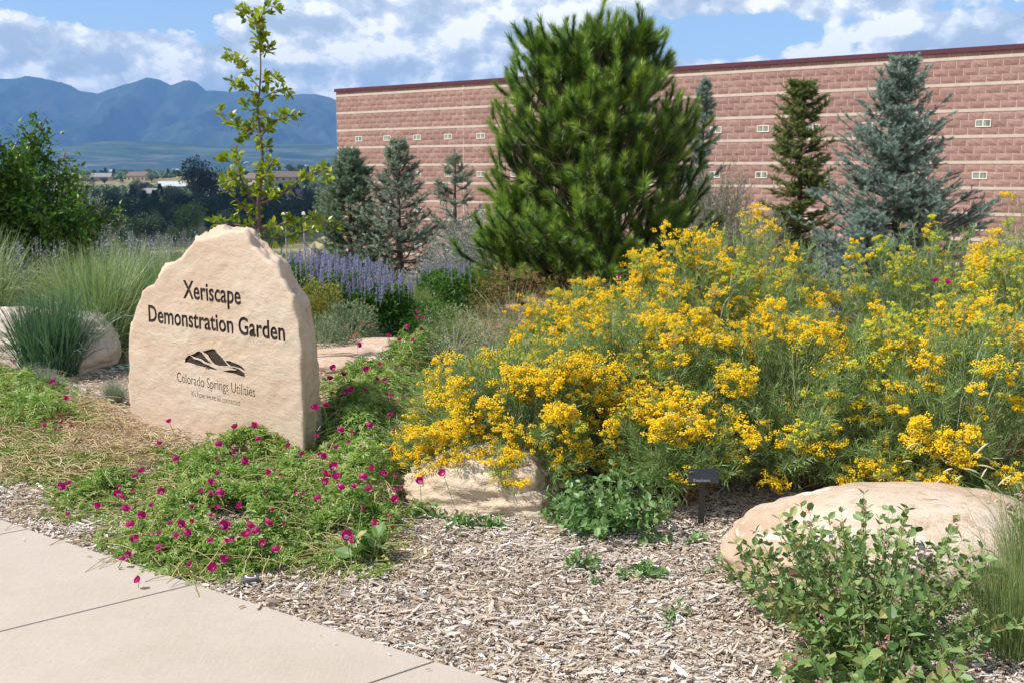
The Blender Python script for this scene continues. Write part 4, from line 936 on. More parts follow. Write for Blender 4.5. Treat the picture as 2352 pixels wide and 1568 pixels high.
# ------------------------------------------------------------------ small leafy plants on the wood chips
def leafy(c, r, h, nst, nl, ls, label, name='leafy_plant', mat='spurge', stem='snow_stem', cat='plant', group=None, seed=0, template=T_OVAL, flat=.5, flower=None, up=.5):
    global rng; rng = np.random.default_rng(seed + 500)
    zc = float(zt(c[0], c[1])); th = thing(name, (c[0], c[1], zc), label, cat, group)
    a = rng.uniform(0, 2 * pi, nst); rr = np.sqrt(rng.random(nst)) * r; tip = np.c_[np.cos(a) * rr, np.sin(a) * rr, h * (1 - .55 * (rr / r) ** 2) * rng.uniform(.65, 1, nst)]
    b0 = np.c_[np.cos(a) * rr * .25, np.sin(a) * rr * .25, 0 * a]; mid = b0 * .5 + tip * .5; mid[:, 2] = tip[:, 2] * .35
    S = 7; t = np.linspace(0, 1, S)[None, :, None]; P = (1 - t) ** 2 * b0[:, None] + 2 * t * (1 - t) * mid[:, None] + t ** 2 * tip[:, None] + np.array([c[0], c[1], zc])
    st = Bag(); add_tubes(st, P, np.linspace(.003, .0012, S)[None] * max(.4, ls / .05), 4); st.build('stem', M[stem], th, kind='stuff')
    tt = np.linspace(.12, 1, nl)[None].repeat(nst, 0) * (S - 1) - rng.uniform(0, .3, (nst, nl)); i0 = np.clip(tt.astype(int), 0, S - 2); f = (tt - i0)[..., None]; ar = np.arange(nst)[:, None]
    pos = P[ar, i0] * (1 - f) + P[ar, i0 + 1] * f; tg = unit(P[ar, i0 + 1] - P[ar, i0]).reshape(-1, 3); ph = (np.arange(nl)[None] * pi / 2 + rng.uniform(0, 6, nst)[:, None]).reshape(-1)
    F_ = frames(tg); lb = Bag()
    for sgn in (0, pi):
        side = F_[:, :, 0] * np.cos(ph + sgn)[:, None] + F_[:, :, 2] * np.sin(ph + sgn)[:, None]
        d = unit(side + tg * up + rng.normal(0, .25, side.shape)); Rm = frames(d, rng.normal(0, .5, len(d)))
        lb.inst(*template, pos.reshape(-1, 3), Rm, ls * rng.uniform(.6, 1.15, len(d)), np.clip(rng.normal(.5, .28, len(d)), 0, 1))
    lb.build('foliage', M[mat], th)
    if flower:
        k = rng.random(nst) < flower[1]; e = P[k, -1]; fb = Bag(); q = np.repeat(e, 9, 0) + rng.normal(0, flower[2], (len(e) * 9, 3)); fb.inst(*T_OCT, q, frames(rvec(len(q))), rng.uniform(.5, 1, len(q)) * flower[3]); fb.build('blossom', M[flower[0]], th, kind='stuff')
    return th
def g2(x, y): p = G(x, y); return (p[0], p[1])
leafy(g2(1395, 1215), .33, .30, 70, 9, .042, 'rounded light green leafy plant in front of the rabbitbrush beside the craggy boulder', seed=1)
SP = [(1500, 1255, .08, .07, 7, 'green sprout just right of the round leafy plant'), (1335, 1310, .07, .09, 8, 'dark green sprout below the round leafy plant'), (1472, 1325, .09, .05, 12, 'flat pale green rosette on open wood chips'), (1080, 1218, .12, .07, 12, 'seedling patch at the foot of the craggy boulder'), (1135, 1212, .06, .06, 6, 'tiny sprout right beneath the craggy boulder'), (1587, 1250, .06, .05, 6, 'small sprout left of the plant label post'), (1550, 1415, .05, .06, 6, 'little green sprout in the middle of open wood chips'), (1533, 1442, .03, .04, 4, 'tiniest sprout among pale wood chips'), (1365, 1345, .03, .04, 3, 'tiny upright sprig near the dark green sprout'), (980, 1190, .08, .08, 8, 'ragged green sprout beside the boulder and winecups'), (1690, 1262, .05, .06, 5, 'small leafy sprout against the smooth boulder'), (2190, 1490, .03, .04, 3, 'tiny sprout in the shade behind the leafy bush')]
for k, (x, y, r, h, n, lb) in enumerate(SP):
    leafy(g2(x, y), r, h, n, 4, .04 if r > .05 else .025, lb, name='sprout', group='green sprouts in the wood chips', seed=10 + k, flat=1)
leafy(g2(848, 1300), .10, .16, 9, 4, .085, 'broad leaved grey green plant at the edge of the winecup mound', name='broadleaf_plant', mat='snow_leaf', seed=30)
leafy(g2(1985, 1470), .54, .52, 130, 13, .039, 'large leafy bush with oval blue green leaves and pinkish blooms before the smooth boulder', name='leafy_bush', mat='snow_leaf', cat='bush', seed=40, flower=('pink', .22, .006, .010), up=.7)
leafy(g2(2010, 1640), .30, .34, 40, 9, .055, 'low leafy bush at the near edge of the wood chips', name='leafy_bush', mat='snow_leaf', cat='bush', seed=41, flower=('pink', .3, .008, .014))
leafy((2.1, 4.0), .26, .50, 22, 10, .04, 'leafy bush with pink buds at the far end of the smooth boulder', name='leafy_bush', mat='snow_leaf', cat='bush', seed=42, flower=('pink', .6, .009, .016), up=.7)

# ------------------------------------------------------------------ grasses
def tuft(c, r, h, n, w, label, mat='grass', name='grass_clump', cat='grass', group=None, seed=0, droop=.5, spread=.8, seg=7, seeds=None, zb=None):
    global rng; rng = np.random.default_rng(seed + 900)
    z0 = float(zt(c[0], c[1])) if zb is None else zb; th = thing(name, (c[0], c[1], z0), label, cat, group)
    a = rng.uniform(0, 2 * pi, n); r0 = np.sqrt(rng.random(n)) * r; lean = np.abs(rng.normal(0, spread, n)) * (.45 + r0 / r); L = h * rng.uniform(.55, 1.05, n)
    t = np.linspace(0, 1, seg); az = a + rng.normal(0, .9, n); kink = rng.lognormal(0, .7, n)[:, None]
    ang = lean[:, None] * .35 + lean[:, None] * droop * kink * t[None] ** 1.7 * 2.0
    dl = L[:, None] / (seg - 1); dx = np.sin(ang) * dl; dz = np.cos(ang) * dl
    H = np.concatenate([np.zeros((n, 1)), np.cumsum(dx[:, :-1], 1)], 1); Z = np.concatenate([np.zeros((n, 1)), np.cumsum(dz[:, :-1], 1)], 1)
    P = np.stack([c[0] + np.cos(a)[:, None] * r0[:, None] + np.cos(az)[:, None] * H, c[1] + np.sin(a)[:, None] * r0[:, None] + np.sin(az)[:, None] * H, z0 + np.maximum(Z, .005)], -1)
    side = np.stack([-np.sin(az), np.cos(az), 0 * az], -1) + rng.normal(0, .5, (n, 3)); side = unit(side)
    W = w * np.array([.8, 1, 1, .9, .75, .5, .08])[np.linspace(0, 6, seg).astype(int)][None] * rng.uniform(.6, 1.2, n)[:, None]
    b = Bag(); ribbons(b, P, W, side, np.clip(rng.beta(2, 2, n), 0, 1)); b.build('blades', M[mat], th)
    if seeds:
        mt, frac, sz, ln, dn = seeds; k = rng.random(n) < frac; e = P[k]; m = len(e); q = e[:, -1:] * (1 - 0) + (e[:, -2:-1] - e[:, -1:]) * rng.random((m, dn, 1)) * ln + rng.normal(0, sz * .8, (m, dn, 3))
        sb = Bag(); q = q.reshape(-1, 3); tv, tf = narrow(.25); sb.inst(tv, tf, q, frames(unit(rvec(len(q)) + np.array([0, 0, .6]))), sz * 2.2); sb.build('seed_head', M[mt], th, kind='stuff')
    return th
GR = 'tall grasses behind the sign and the pale boulder'
tuft(g2(225, 830), .20, 1.02, 1300, .009, 'tall arching green grass immediately left of the sign slab', group=GR, seed=1, spread=.75, seeds=None)
tuft(g2(300, 790), .2, 1.0, 1000, .008, 'tall green grass partly hidden by the sign slab', group=GR, seed=2, spread=.7)
tuft(g2(120, 862), .20, .70, 1300, .010, 'stiff blue green grass clump in front of the pale boulder', mat='grass_b', name='blue_grass_clump', seed=3, spread=.62, droop=.35)
tuft((-5.0, 9.9), .30, 1.15, 1300, .008, 'high pale grass clump behind the pale boulder at the bed corner', mat='grass', group=GR, seed=4, spread=.8)
tuft((-4.15, 10.3), .42, .88, 1700, .006, 'yellow green grass mound behind the blue green clump', mat='grass_y', group=GR, seed=5, spread=.7)
tuft((-3.55, 10.6), .42, .86, 1500, .006, 'yellow green grass mound between the boulder and the violet haze', mat='grass_y', group=GR, seed=6, spread=.7)
tuft((-3.0, 9.9), .28, 1.05, 1000, .006, 'feathery green grass clump with its tops above the slab shoulder', mat='grass', group=GR, seed=7, spread=.65)
tuft((-2.75, 11.4), .3, .92, 1100, .006, 'light grass clump farthest back behind the slab', mat='grass_y', group=GR, seed=8, spread=.7)
tuft((-5.5, 8.3), .25, 1.0, 900, .007, 'green grass clump at the end of the pale boulder', mat='grass', group=GR, seed=9, spread=.8)
tuft(g2(108, 905), .06, .20, 900, .0022, 'pale blue fescue tuft under the blue green grass clump', mat='fescue', name='fescue_tuft', group='blue fescue tufts', seed=10, spread=.95, droop=.3, seg=5)
tuft(g2(75, 880), .06, .18, 600, .0022, 'pale blue fescue tuft hard against the pale boulder', mat='fescue', name='fescue_tuft', group='blue fescue tufts', seed=11, spread=.95, droop=.3, seg=5)
tuft(g2(264, 925), .05, .17, 900, .0022, 'pale blue fescue tuft touching the edge of the sign slab', mat='fescue', name='fescue_tuft', group='blue fescue tufts', seed=12, spread=.9, droop=.3, seg=5)
tuft(g2(945, 752), .2, .42, 2600, .003, 'soft green fine bladed mound below the striped sword leaves', mat='fine_green', name='fine_grass_mound', seed=13, spread=.65, droop=.3, seg=5)
tuft(g2(955, 722), .16, .5, 90, .028, 'clump of cream striped sword shaped leaves beside the violet spires', mat='iris', name='striped_leaf_clump', cat='plant', seed=14, spread=.22, droop=.2)
tuft(g2(2400, 1395), .14, .50, 1500, .0022, 'fine green ornamental grass with pale comb seed heads at the end of the boulder', mat='fine_green', name='blue_grama_grass', seed=15, spread=.62, droop=.35)
tuft(g2(2330, 1500), .12, .42, 1100, .0022, 'fine green grass tuft on the wood chips behind the leafy bush', mat='fine_green', name='blue_grama_grass', seed=16, spread=.7, droop=.35)
tuft(g2(1160, 665), .25, .5, 260, .006, 'dry tan grass behind the budded rabbitbrush', mat='straw', name='dry_grass', seed=17, spread=.6)
def seed_combs():
    th = [o for o in COL.objects if o.name == 'blue_grama_grass'][0]; b = Bag(); st = Bag()
    C = [(2180, 1080, 2240, 1052, 1), (2205, 1053, 2225, 1045, 1)]
    Cz = [(80, 190, 215, 120), (25, 375, 155, 370), (585, 505, 695, 465), (845, 462, 1040, 522), (1040, 415, 1260, 470), (1155, 460, 1075, 595), (385, 760, 570, 580), (725, 625, 828, 560), (575, 850, 668, 768), (610, 775, 738, 812), (375, 880, 488, 985), (1005, 265, 1175, 120), (1305, 690, 1485, 553), (1125, 685, 1220, 770), (1085, 835, 1118, 785), (1240, 925, 1355, 860), (1465, 1025, 1652, 925), (1560, 640, 1660, 700), (1520, 810, 1660, 822), (1520, 1150, 1645, 1065), (1495, 1075, 1605, 1225), (1575, 1025, 1655, 1022), (985, 975, 1130, 1010), (1185, 1340, 1275, 1280), (1420, 1380, 1510, 1455), (1350, 1000, 1300, 1110)]
    for (a, b_, c_, d_) in Cz:
        f = .2233; Yd = 4.35 + random.uniform(-.25, .2)
        p0 = A((2700 + a * f) / 1.305, (1300 + b_ * f) / 1.305, Yd); p1 = A((2700 + c_ * f) / 1.305, (1300 + d_ * f) / 1.305, Yd + random.uniform(-.02, .02))
        t = np.linspace(0, 1, 6)[:, None]; P = p0 + (p1 - p0) * t + np.array([0, 0, .004]) * np.sin(t * pi)
        add_tubes(b, P[None], np.array([.0015, .0032, .0036, .0036, .003, .0012])[None], 5)
        e = p0 if p0[2] < p1[2] else p1; g_ = np.array([2.05 + random.uniform(-.1, .2), 4.0 + random.uniform(-.1, .3), .05]); t = np.linspace(0, 1, 8)[:, None]
        Q = g_ * (1 - t) ** 1 + e * t; Q[:, 2] = g_[2] + (e[2] - g_[2]) * np.sin(t[:, 0] * pi / 2) ** .8; add_tubes(st, Q[None], .0009, 3)
    b.build('seed_comb', M['seed_eye'], th, kind='stuff'); st.build('stalk', M['fine_green'], th, kind='stuff')
seed_combs()

# ------------------------------------------------------------------ perennials in the middle distance
def spires(c, r, h, n, label, name, mat_l, mat_f, seed, group=None, sh=.16, lf=6000, ry=None):
    global rng; rng = np.random.default_rng(seed + 1500); ry = ry or r
    z0 = float(zt(*c)); th = thing(name, (c[0], c[1], z0), label, 'flowering plant', group)
    a = rng.uniform(0, 2 * pi, lf); q = np.sqrt(rng.random(lf)); z = h * rng.uniform(.05, 1, lf) ** .8; k = q < 1.02 - .35 * (z / h) ** 3; a, q, z = a[k], q[k], z[k]; m = len(a)
    P = np.c_[c[0] + np.cos(a) * q * r, c[1] + np.sin(a) * q * ry, z0 + z]; d = unit(np.c_[np.cos(a), np.sin(a), rng.normal(.1, .5, m)] + rng.normal(0, .5, (m, 3)))
    b = Bag(); b.inst(*T_LEAF, P, frames(d, rng.normal(0, .6, m)), rng.uniform(.03, .06, m), np.clip(rng.normal(.5, .25, m), 0, 1)); b.build('foliage', M[mat_l], th)
    a = rng.uniform(0, 2 * pi, n); q = np.sqrt(rng.random(n)) * .98; hz = h * (1 - .18 * q ** 2) * rng.uniform(.86, 1.06, n)
    B = np.c_[c[0] + np.cos(a) * q * r, c[1] + np.sin(a) * q * ry, z0 + hz]; tilt = np.c_[rng.normal(0, .05, n), rng.normal(0, .05, n), np.ones(n)]
    S = 5; t = np.linspace(-.4, 1, S)[None, :, None]; L = rng.uniform(.6, 1.15, n) * sh; SP_ = B[:, None] + tilt[:, None] * L[:, None, None] * t
    s_ = Bag(); add_tubes(s_, SP_, .002, 3); s_.build('stem', M['rb_stem'], th, kind='stuff')
    fm = 46; u = rng.random((n, fm)); rad = .011 * (1 - .45 * u); an = rng.uniform(0, 6.3, (n, fm)); Q = B[:, None] + tilt[:, None] * (L[:, None] * u)[..., None] + np.stack([np.cos(an) * rad, np.sin(an) * rad, 0 * an], -1)
    f = Bag(); f.inst(*T_OCT, Q.reshape(-1, 3), frames(rvec(n * fm)), rng.uniform(.007, .012, n * fm), np.repeat(rng.random(n), fm)); f.build('flower_spike', M[mat_f], th, kind='stuff')
    return th
HY = 'violet spired hyssop plants behind the sign'
def gd(x, Y): p = A(x, 392, Y); return (p[0], Y)
spires(gd(705, 11.2), .42, .66, 130, 'hyssop with dense violet spires just above the slab shoulder', 'hyssop_plant', 'mint', 'lav', 1, HY)
spires(gd(800, 10.8), .42, .60, 140, 'hyssop with violet spires in the middle of the row by the spruce trunk', 'hyssop_plant', 'mint', 'lav', 2, HY)
spires(gd(868, 10.5), .34, .50, 90, 'lower hyssop with violet spires next to the striped sword leaves', 'hyssop_plant', 'mint', 'lav', 3, HY)
spires(gd(1045, 12.2), .55, .48, 45, 'green hyssop with a few faint violet spires under the silver shrub', 'hyssop_plant', 'mint', 'lav', 4, HY, lf=8000)
def mound_plant(c, r, h, n, ls, label, name, mat, seed, cat='plant', tmpl=T_LEAF, fl=None, ry=None, group=None):
    global rng; rng = np.random.default_rng(seed + 2500); ry = ry or r; z0 = float(zt(*c)); th = thing(name, (c[0], c[1], z0), label, cat, group)
    d = rvec(n); d[:, 2] = np.abs(d[:, 2]); q = rng.uniform(.55, 1, n) * (1 + .18 * fbm(d * 3, 3, seed)); P = np.c_[c[0] + d[:, 0] * r * q, c[1] + d[:, 1] * ry * q, z0 + .02 + d[:, 2] * h * q]
    dr = unit(d + rvec(n) * .7); b = Bag(); b.inst(*tmpl, P, frames(dr, rng.normal(0, .7, n)), ls * rng.uniform(.6, 1.2, n), np.clip(rng.normal(.5, .26, n), 0, 1)); b.build('foliage', M[mat], th)
    K = 60; e = P[rng.integers(0, n, K)]; t = np.linspace(0, 1, 5)[None, :, None]; b0 = np.array([c[0], c[1], z0]); s_ = Bag(); add_tubes(s_, b0 + (e[:, None] - b0) * t, .0025, 3); s_.build('stem', M['rb_stem'], th, kind='stuff')
    if fl:
        mt, m, sz, cl = fl; e = P[(q > .85)]; e = e[rng.integers(0, len(e), m)]; Q = np.repeat(e, 7, 0) + rng.normal(0, cl, (m * 7, 3)); f = Bag(); f.inst(*T_OCT, Q, frames(rvec(len(Q))), rng.uniform(.6, 1.1, len(Q)) * sz); f.build('blossom', M[mt], th, kind='stuff')
    return th
NW = (narrow(.10))
mound_plant(gd(725, 10.1), .30, .58, 4200, .035, 'yellowish leafy perennial right against the slab edge, in front of the violet spires', 'perennial_plant', 'mint_y', 1, fl=('red', 6, .018, .02))
mound_plant(gd(795, 9.9), .30, .40, 3600, .04, 'grey leaved perennial with coral flowers before the violet spires', 'coral_flower_plant', 'penst', 2, tmpl=NW, fl=('red', 22, .02, .018))
mound_plant(gd(735, 9.4), .26, .34, 2600, .04, 'grey green perennial with few coral flowers beside the slab edge', 'coral_flower_plant', 'penst', 3, tmpl=NW, fl=('red', 7, .018, .018))
mound_plant(g2(795, 775), .62, .13, 6500, .045, 'low blue green spreading mat above the flagstones', 'ground_cover_mat', 'mat_leaf', 4, tmpl=NW, ry=.34)
mound_plant(g2(925, 770), .45, .15, 4200, .045, 'low blue green mat running up to the rabbitbrush', 'ground_cover_mat', 'mat_leaf', 5, tmpl=NW, ry=.3)
mound_plant(g2(812, 788), .22, .07, 3500, .014, 'small cushion of bright green moss on the flagstones', 'moss_cushion', 'moss', 6, ry=.12)
mound_plant(gd(1175, 10.8), .50, .66, 5200, .022, 'rust brown seed headed shrub under the left side of the pine', 'seed_head_shrub', 'brown_seed', 7, cat='shrub', tmpl=NW, fl=('brown_seed', 320, .014, .012))
mound_plant(gd(1330, 11.0), .55, .62, 5200, .022, 'rust brown seed headed shrub under the pine trunk', 'seed_head_shrub', 'brown_seed', 8, cat='shrub', tmpl=NW, fl=('brown_seed', 320, .014, .012))
mound_plant(gd(1430, 10.0), .40, .55, 3600, .022, 'rust brown seed headed shrub touching the tall rabbitbrush', 'seed_head_shrub', 'brown_seed', 9, cat='shrub', tmpl=NW, fl=('white_fl', 60, .008, .01))
mound_plant(gd(1040, 9.4), .36, .42, 4600, .026, 'bushy aster with tiny white flowers behind the first rabbitbrush', 'aster_plant', 'fine_green', 10, tmpl=NW, fl=('white_fl', 70, .008, .012))
mound_plant(gd(1010, 8.6), .18, .26, 1500, .026, 'small aster with white flowers at the edge of the first rabbitbrush', 'aster_plant', 'fine_green', 11, tmpl=NW, fl=('white_fl', 50, .008, .012))
mound_plant(gd(1240, 9.3), .30, .5, 2200, .024, 'yellow green aster with white dots in front of the brown shrubs', 'aster_plant', 'willow', 12, tmpl=NW, fl=('white_fl', 60, .008, .012))
mound_plant(gd(1120, 9.9), .42, .36, 4200, .028, 'rust and green low plant in front of the brown shrubs, left one', 'low_perennial', 'willow', 13, tmpl=NW, fl=('brown_seed', 100, .012, .012))
mound_plant(gd(1215, 8.6), .42, .30, 4200, .028, 'green fine leaved plant between the aster and the small budded rabbitbrush', 'low_perennial', 'fine_green', 14, tmpl=NW)
mound_plant(gd(1130, 8.3), .36, .24, 3200, .028, 'grey green fine leaved plant right behind the gold rabbitbrush at the boulder', 'low_perennial', 'penst', 15, tmpl=NW)
mound_plant(gd(985, 10.3), .34, .34, 3200, .03, 'leafy green plant behind the soft grass mound', 'low_perennial', 'mint', 16)
mound_plant(gd(1510, 8.9), .5, .45, 3600, .024, 'rust brown low shrub between the pine foot and the tall rabbitbrush', 'seed_head_shrub', 'brown_seed', 17, cat='shrub', tmpl=NW)
def haze_plant(c, r, h, n, label, seed):
    global rng; rng = np.random.default_rng(seed + 3500); z0 = float(zt(*c)); th = thing('russian_sage', (c[0], c[1], z0), label, 'flowering plant', 'hazy violet sage plants among the tall grasses')
    a = rng.uniform(0, 2 * pi, n); q = np.sqrt(rng.random(n)) * r; S = 6; t = np.linspace(0, 1, S); L = h * rng.uniform(.6, 1.1, n)
    P = np.stack([c[0] + np.cos(a)[:, None] * (q[:, None] * .3 + q[:, None] * .9 * t), c[1] + np.sin(a)[:, None] * (q[:, None] * .3 + q[:, None] * .9 * t), z0 + L[:, None] * t], -1); s_ = Bag(); add_tubes(s_, P, .0015, 3); s_.build('stem', M['silver'], th, kind='stuff')
    fm = 46; u = rng.uniform(.45, 1, (n, fm)); i = np.minimum((u * (S - 1)).astype(int), S - 2); Q = P[np.arange(n)[:, None], i] + rng.normal(0, .022, (n, fm, 3)) + np.array([0, 0, 1]) * ((u * (S - 1) - i) * L[:, None] / (S - 1))[..., None]
    f = Bag(); f.inst(*narrow(.28), Q.reshape(-1, 3), frames(unit(rvec(n * fm) + np.array([0, 0, .7]))), rng.uniform(.010, .02, n * fm)); f.build('flower_spike', M['sage'], th, kind='stuff')
haze_plant((-3.75, 10.5), .4, .93, 130, 'violet sage haze rising left of the far grasses', 1)
haze_plant((-3.25, 11.0), .45, .90, 130, 'violet sage haze nearest the slab shoulder', 2)
haze_plant((-4.8, 10.8), .4, .85, 70, 'fainter violet sage haze behind the pale boulder', 3)
haze_plant((2.25, 8.0), .3, .95, 40, 'violet sage sprays in the gap between the rabbitbrush', 4)

# ------------------------------------------------------------------ conifers
def branch_paths(B, D, L, up, S=7, sag=0.0):
    t = np.linspace(0, 1, S)[None, :, None]
    return B[:, None] + D[:, None] * L[:, None, None] * t + np.array([0, 0, 1]) * (up[:, None, None] * t ** 2 * L[:, None, None] - sag * (np.sin(t * pi)) * L[:, None, None])
SPR = brush(26, .030, .95, 3, nl=.40)
def spruce(c, top, base_r, label, mat, seed, rows=None, dens=1.0, name='spruce_tree', thin=0.0, power=.8, twig=.13, low=.02, group=None, irregular=.15, upt=.25, leader=.3, zb=None):
    global rng; rng = np.random.default_rng(seed + 7000); z0 = float(zt(*c)) - .02; H = top - z0
    th = thing(name, (c[0], c[1], z0), label, 'spruce', group)
    tk = Bag(); zz = np.linspace(0, 1, 9); P = np.c_[c[0] + rng.normal(0, .012, 9), c[1] + rng.normal(0, .012, 9), z0 + zz * H * .99]; add_tubes(tk, P[None], (.028 * H ** .8 * (1 - zz) + .008)[None], 8); tk.build('trunk', M['bark'], th)
    nb = int(rows or 120 * dens); u = np.sort(rng.random(nb)) ** .85 * (1 - low) + low; u = np.clip(np.round(u * H / .16) * .16 / H + rng.normal(0, .008, nb), low, .985)
    a = rng.uniform(0, 2 * pi, nb); lob = 1 + irregular * np.sin(a * 2 + seed) + irregular * rng.normal(0, .8, nb) + irregular * 1.5 * vnoise(np.c_[u * 7, np.cos(a), np.sin(a)], seed)
    L = base_r * (1 - u) ** power * np.clip(lob, .35, 1.6) + .05
    D = unit(np.c_[np.cos(a), np.sin(a), .55 * u - .12 + rng.normal(0, .06, nb)]); B = np.c_[np.full(nb, c[0]), np.full(nb, c[1]), z0 + u * H]
    PP = branch_paths(B, D, L, np.full(nb, upt), 7, .05); br = Bag(); add_tubes(br, PP, (np.linspace(1, .25, 7)[None] * (.006 + .012 * L[:, None])), 4); 
    tips = []; dirs = []
    # branchlets on both sides
    nbl = 11; tt = rng.uniform(.18 + thin * .25, 1, (nb, nbl)); i = np.minimum((tt * 6).astype(int), 5); ar = np.arange(nb)[:, None]; fpos = PP[ar, i] + (PP[ar, i + 1] - PP[ar, i]) * (tt * 6 - i)[..., None]
    T = unit(PP[ar, i + 1] - PP[ar, i]); sd = unit(np.cross(T, [0, 0, 1])) * rng.choice([-1, 1], (nb, nbl))[..., None]; bd = unit(T * .8 + sd * rng.uniform(.3, .9, (nb, nbl, 1)) + rng.normal(0, .15, (nb, nbl, 3)) + np.array([0, 0, -.05]))
    bl = L[:, None] * rng.uniform(.18, .42, (nb, nbl)) * (1.15 - tt * .6); f0 = fpos.reshape(-1, 3); d0 = bd.reshape(-1, 3); l0 = bl.reshape(-1)
    add_tubes(br, f0[:, None] + d0[:, None] * l0[:, None, None] * np.linspace(0, 1, 3)[None, :, None], .0035, 3)
    br.build('branch', M['bark'], th, kind='stuff')
    nt = np.maximum(2, (l0 / .055 * dens).astype(int)); idx = np.repeat(np.arange(len(l0)), nt); uu = rng.random(len(idx)); pos = f0[idx] + d0[idx] * (l0[idx] * uu)[:, None]; s2 = unit(np.cross(d0[idx], [0, 0, 1])) * rng.choice([-1, 1], len(idx))[:, None]
    dr = unit(d0[idx] + s2 * rng.uniform(0, .9, (len(idx), 1)) + rng.normal(0, .2, (len(idx), 3)) + np.array([0, 0, .08]))
    n2 = int(nb * 8 * dens); k = rng.integers(0, nb, n2); t2 = rng.uniform(.35, 1, n2); i2 = np.minimum((t2 * 6).astype(int), 5); p2 = PP[k, i2] + (PP[k, i2 + 1] - PP[k, i2]) * (t2 * 6 - i2)[:, None]; d2 = unit(PP[k, i2 + 1] - PP[k, i2] + rng.normal(0, .45, (n2, 3)))
    lt = rng.random(len(idx)) > thin
    pos = np.concatenate([pos[lt], p2]); dr = np.concatenate([dr[lt], d2])
    # leader
    m = 14; lz = np.linspace(z0 + H * .9, top + leader * .15, m); pos = np.concatenate([pos, np.c_[np.full(m, c[0]), np.full(m, c[1]), lz]]); dr = np.concatenate([dr, unit(np.c_[rng.normal(0, .3, (m, 2)), np.ones(m)])])
    N = len(pos); hue = np.clip(.45 + .2 * vnoise(pos * 3, seed) + rng.normal(0, .2, N), 0, 1)
    b = Bag(); b.inst(*SPR, pos, frames(dr, rng.uniform(0, 6.3, N)), twig * rng.uniform(.7, 1.15, N), hue); b.build('crown', M[mat], th)
    return th
spruce(gd(2062, 15.5), A(2062, 145, 15.5)[2], 1.02, 'big blue spruce with pale tips standing before the wall, tallest spruce of the row', 'spruce_blue', 1, rows=250, dens=1.25, twig=.13, power=.66, irregular=.26, upt=.3)
spruce(gd(1838, 18.0), A(1838, 196, 18)[2], .50, 'slender olive green spruce with a ragged outline before the wall', 'spruce_green', 2, rows=260, dens=1.6, twig=.12, power=.36, irregular=.30, upt=.1)
spruce(gd(1612, 21.0), A(1612, 188, 21)[2], .62, 'small blue spruce whose tip shows just behind the big pine', 'spruce_blue', 3, rows=110, dens=.9, twig=.14, power=.85, upt=.45)
spruce(gd(800, 17.0), A(800, 352, 17)[2], .85, 'bushy dark grey green spruce at the corner of the building', 'spruce_dark', 4, rows=210, dens=1.4, twig=.12, power=.7, upt=.3)
spruce(gd(915, 16.5), A(915, 330, 16.5)[2], .85, 'thin see-through grey spruce with a bare lower trunk', 'spruce_grey', 5, rows=170, dens=.9, twig=.11, power=.75, thin=.35, upt=.25)
spruce(gd(1045, 18.5), A(1045, 362, 18.5)[2], .9, 'sparse young spruce with open branches above the silver shrub', 'spruce_grey', 6, rows=70, dens=.8, twig=.13, power=.85, thin=.25, upt=.2)
spruce(gd(2000, 12.5), A(2000, 500, 12.5)[2], .38, 'small low blue spruce at the foot of the big blue spruce', 'spruce_blue', 7, rows=90, dens=1.2, twig=.12, power=.7)

